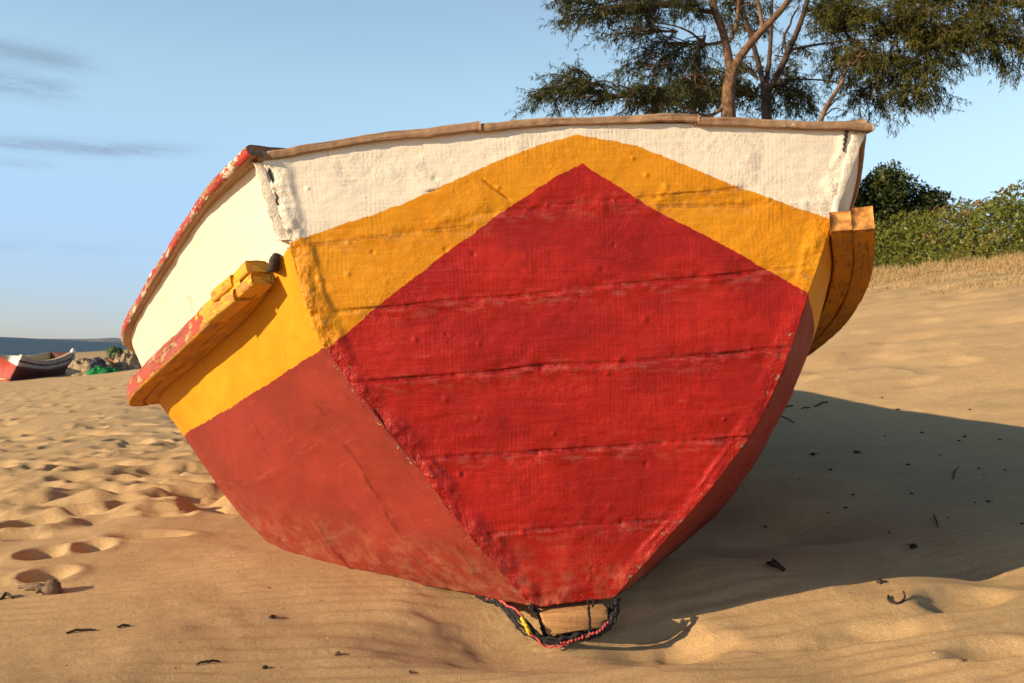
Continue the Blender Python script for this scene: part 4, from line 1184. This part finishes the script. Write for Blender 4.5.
def scrub():
    g = np.random.default_rng(4)
    # area on the dune face: from the grass edge back over the crest
    n = 240000
    az = g.uniform(R(5), R(44), n); r = g.uniform(21, 40, n)
    x = r * np.sin(az); y = r * np.cos(az)
    t = T_U[0] * x + T_U[1] * y
    tf = 15.6 + .9 * fbm(x * .35, y * .35, 6, 3)
    keep = (t > tf) & (t < 22.5)
    x, y, t, tf = x[keep], y[keep], t[keep], tf[keep]
    hump = .5 + .5 * fbm(x * .55, y * .55, 14, 3) + .25 * fbm(x * 1.8, y * 1.8, 16, 2)
    top = (np.clip(.5 + 1.5 * (hump - .5), .05, 2.2) * .9 + .22) * sstep(0, 1.0, t - tf) + .45 * sstep(.3, 2.6, t - tf)
    fr = 1 - g.random(len(x)) ** 1.6
    z = base_z(x, y) + top * fr
    P = np.stack([x, y, z], 1)
    nr = np.zeros_like(P); nr[:, 2] = .5; nr[:, 0] = -.35; nr[:, 1] = -.3
    keep = (g.random(len(x)) < .85) & ((fbm(x * 1.3, y * .8 + z * 1.6, 41, 3) > -.30) | (fr < .45))
    return leaf_cloud('dune_scrub', P[keep], nr[keep], .056, M['scrubleaf'], 8)
tag(scrub(), 'low green leafy scrub covering the dune at the right behind the boat', 'scrub', None, 'stuff')

def bush(px0, px1, py_top, py_bot, Y, seed, label):
    g = np.random.default_rng(seed); k = Y / F
    c = at((px0 + px1) / 2, py_bot, Y); zb = ground(c[0], c[1])[0]
    root = empty('bush', (c[0], c[1], zb)); parts = []
    topz = at((px0 + px1) / 2, py_top, Y)[2]
    hgt = topz - zb; a = (px1 - px0) * k / 2
    mb = MB(); lob = []
    for i in range(11):
        e = np.array([c[0] + g.uniform(-.8, .8) * a, c[1] + g.uniform(-.6, .6) * a, zb + hgt * g.uniform(.55, .93)])
        mb.tube(smooth_path([(c[0] + g.uniform(-.2, .2), c[1], zb - .05), (e + np.array([c[0], c[1], zb])) / 2 + g.normal(size=3) * .1, e], 10), np.linspace(.07, .015, 10), 6)
        lob.append(e)
    parts.append(mb.build('stems', M['trunk_shaded']))
    Ps = []
    for e in lob:
        n = 3200; q = g.normal(size=(n, 3)); q /= np.linalg.norm(q, axis=1, keepdims=True)
        rad = g.random(n) ** .4
        ax = np.array([.36 * a, .36 * a, .22 * hgt]) * g.uniform(.7, 1.25)
        wob = 1 + .5 * fbm(q[:, 0] * 3 + e[0], q[:, 2] * 3 + q[:, 1] * 2, seed, 3)
        Ps.append(e + q * ax * (rad * wob)[:, None] + np.array([0, 0, -.05 * hgt]))
        m = 900; q = g.normal(size=(m, 3))
        Ps.append(np.array([e[0], e[1], zb + (e[2] - zb) * .45]) + q * np.array([.25 * a, .25 * a, .16 * hgt]))
    P = np.vstack(Ps); nr = np.zeros_like(P); nr[:, 2] = .4
    parts.append(leaf_cloud('crown', P, nr, .060, M['bushleaf'], seed))
    adopt(root, parts); tag(root, label, 'bush')
bush(800, 936, 166, 232, 29, 3, 'dark rounded bush rising above the scrub right beside the boat')

def grass():
    g = np.random.default_rng(12); n = 150000
    az = g.uniform(R(8), R(42), n); r = g.uniform(12, 33, n)
    x = r * np.sin(az); y = r * np.cos(az); t = T_U[0] * x + T_U[1] * y
    dens = sstep(9.6, 15.6, t + 2.4 * fbm(x * .5, y * .5, 8, 3)) * (1 - sstep(17.0, 18.2, t))
    patch = sstep(-.25, .4, fbm(x * .9, y * .9, 9, 3))
    keep = g.random(n) < dens * (.12 + .88 * patch)
    x, y, t = x[keep], y[keep], t[keep]
    # every root carries three blades
    x = np.repeat(x, 3) + g.normal(size=3 * len(x)) * .04; y = np.repeat(y, 3) + g.normal(size=len(x)) * .04
    z = base_z(x, y); n = len(x)
    h = g.uniform(.04, .20, n) * (.55 + .45 * sstep(12, 15.5, np.repeat(t, 3)))
    B = np.stack([x, y, z - .01], 1); lean = g.normal(size=(n, 3)) * .5; lean[:, 2] = 1; lean /= np.linalg.norm(lean, axis=1, keepdims=True)
    a = g.normal(size=(n, 3)); a[:, 2] = 0; a /= np.linalg.norm(a, axis=1, keepdims=True); w = .0055
    tip = B + lean * h[:, None]; mid = B + (lean + np.array([0, 0, .25])) * h[:, None] * .5
    V = np.stack([B - a * w, B + a * w, mid + a * w * .8, tip, mid - a * w * .8], 1).reshape(-1, 3)
    i = np.arange(n) * 5
    tr = np.concatenate([np.stack([i, i + 1, i + 2], 1), np.stack([i, i + 2, i + 4], 1), np.stack([i + 4, i + 2, i + 3], 1)])
    tint = np.clip(g.random(n) * .9 + .1 * (g.random(n) > .9), 0, 1)
    return mesh_np('dry_grass', V, None, tr, M['drygrass'], None, False, attrs={'tint': np.repeat(tint, 5)})
tag(grass(), 'dry straw-coloured grass on the sand slope below the scrub', 'grass', None, 'stuff')

# ------------------------------------------------------------------ light, sky, camera
SUN_AZ, SUN_EL = R(26), R(14.5)
S = Vector((-math.cos(SUN_AZ) * math.cos(SUN_EL), -math.sin(SUN_AZ) * math.cos(SUN_EL), math.sin(SUN_EL)))
sl = bpy.data.lights.new('sun', 'SUN'); sl.energy = 5.0; sl.angle = R(.5); sl.color = (1., .77, .49)
so = bpy.data.objects.new('sun', sl); COL.objects.link(so); so.rotation_euler = S.to_track_quat('Z', 'Y').to_euler(); so.location = (-10, -8, 8)

wd = bpy.data.worlds.new('World'); scene.world = wd; wd.use_nodes = True
nt = wd.node_tree; nt.nodes.clear()
out = nt.nodes.new('ShaderNodeOutputWorld'); bg = nt.nodes.new('ShaderNodeBackground'); nt.links.new(bg.outputs[0], out.inputs[0])
sky = nt.nodes.new('ShaderNodeTexSky'); sky.sky_type = 'NISHITA'; sky.sun_disc = False
sky.sun_elevation = SUN_EL; sky.sun_rotation = math.atan2(S.x, S.y); sky.air_density = 1.0; sky.dust_density = .1; sky.ozone_density = 1.4
class WB(NB):
    def __init__(s, nt): s.nt = nt
b = WB(nt)
gen = b.node('ShaderNodeTexCoord').outputs['Generated']
gx, gy, gz = b.sepx(gen, 0), b.sepx(gen, 1), b.sepx(gen, 2)
azn = b.m('ARCTAN2', gx, gy); eln = b.m('ARCSINE', gz)
wv = b.m('MULTIPLY', b.m('SUBTRACT', b.noise(b.scale(gen, (6, 6, 40)), 1.5, 5, .6), .5), .016)
tot = None
def azel(px, py):
    d = ray(px, py); d = d / np.linalg.norm(d); return math.atan2(d[0], d[1]), math.asin(d[2])
for (x0, y0, x1, y1, th, amp) in ((-60, 34, 100, 68, 8, .85), (-60, 70, 80, 92, 11, .85), (-50, 138, 195, 150, 6.5, .95), (-20, 160, 60, 166, 4, .35), (-80, 242, 160, 250, 5, .2)):
    a0, e0 = azel(x0, y0); a1, e1 = azel(x1, y1)
    ca, ce = (a0 + a1) / 2, (e0 + e1) / 2; sl_ = (e1 - e0) / (a1 - a0); wa = (a1 - a0) / 2 * .92
    da = b.m('SUBTRACT', azn, ca)
    de = b.m('SUBTRACT', b.m('SUBTRACT', b.m('ADD', eln, wv), ce), b.m('MULTIPLY', da, sl_))
    q = b.m('ADD', b.m('POWER', b.m('ABSOLUTE', b.m('DIVIDE', da, wa)), 4.), b.m('POWER', b.m('ABSOLUTE', b.m('DIVIDE', de, th / F * 1.)), 2.))
    g_ = b.m('MULTIPLY', b.m('EXPONENT', b.m('MULTIPLY', q, -1.)), amp)
    tot = g_ if tot is None else b.m('ADD', tot, g_)
tot = b.m('MULTIPLY', tot, b.rng(b.noise(b.scale(gen, (9, 9, 60)), 2, 5, .65), .25, .6), clamp=True)
c = b.mix(tot, sky.outputs[0], (.0, .0, .0))
cl = b.mix(1., sky.outputs[0], (.72, .66, .68), 'MULTIPLY')
c = b.mix(tot, sky.outputs[0], cl)
tr_ = b.rng(eln, 0., R(16)); ta = b.rng(azn, R(-20), R(24))
tint = b.mix(tr_, (.41, .51, .93), b.mix(ta, (1.14, 1.12, 1.05), (1.12, 1.04, .93)))
c = b.mix(1., c, tint, 'MULTIPLY')
c = b.mix(1., c, b.mix(b.rng(eln, R(24), R(50)), (1, 1, 1), (.16, .20, .30)), 'MULTIPLY')
nt.links.new(c, bg.inputs[0]); bg.inputs[1].default_value = .15

cam = bpy.data.cameras.new('camera'); co = bpy.data.objects.new('camera', cam); COL.objects.link(co)
co.location = (0, 0, CAMZ); co.rotation_euler = CAM_M.to_euler(); cam.sensor_width = 36; cam.lens = 36 * F / W
cam.clip_start = .05; cam.clip_end = 100000
cam.dof.use_dof = True; cam.dof.focus_distance = 2.5; cam.dof.aperture_fstop = 16
scene.camera = co
scene.view_settings.view_transform = 'Standard'; scene.view_settings.look = 'None'; scene.view_settings.gamma = 1; scene.view_settings.exposure = .62
scene.render.resolution_x = W; scene.render.resolution_y = H
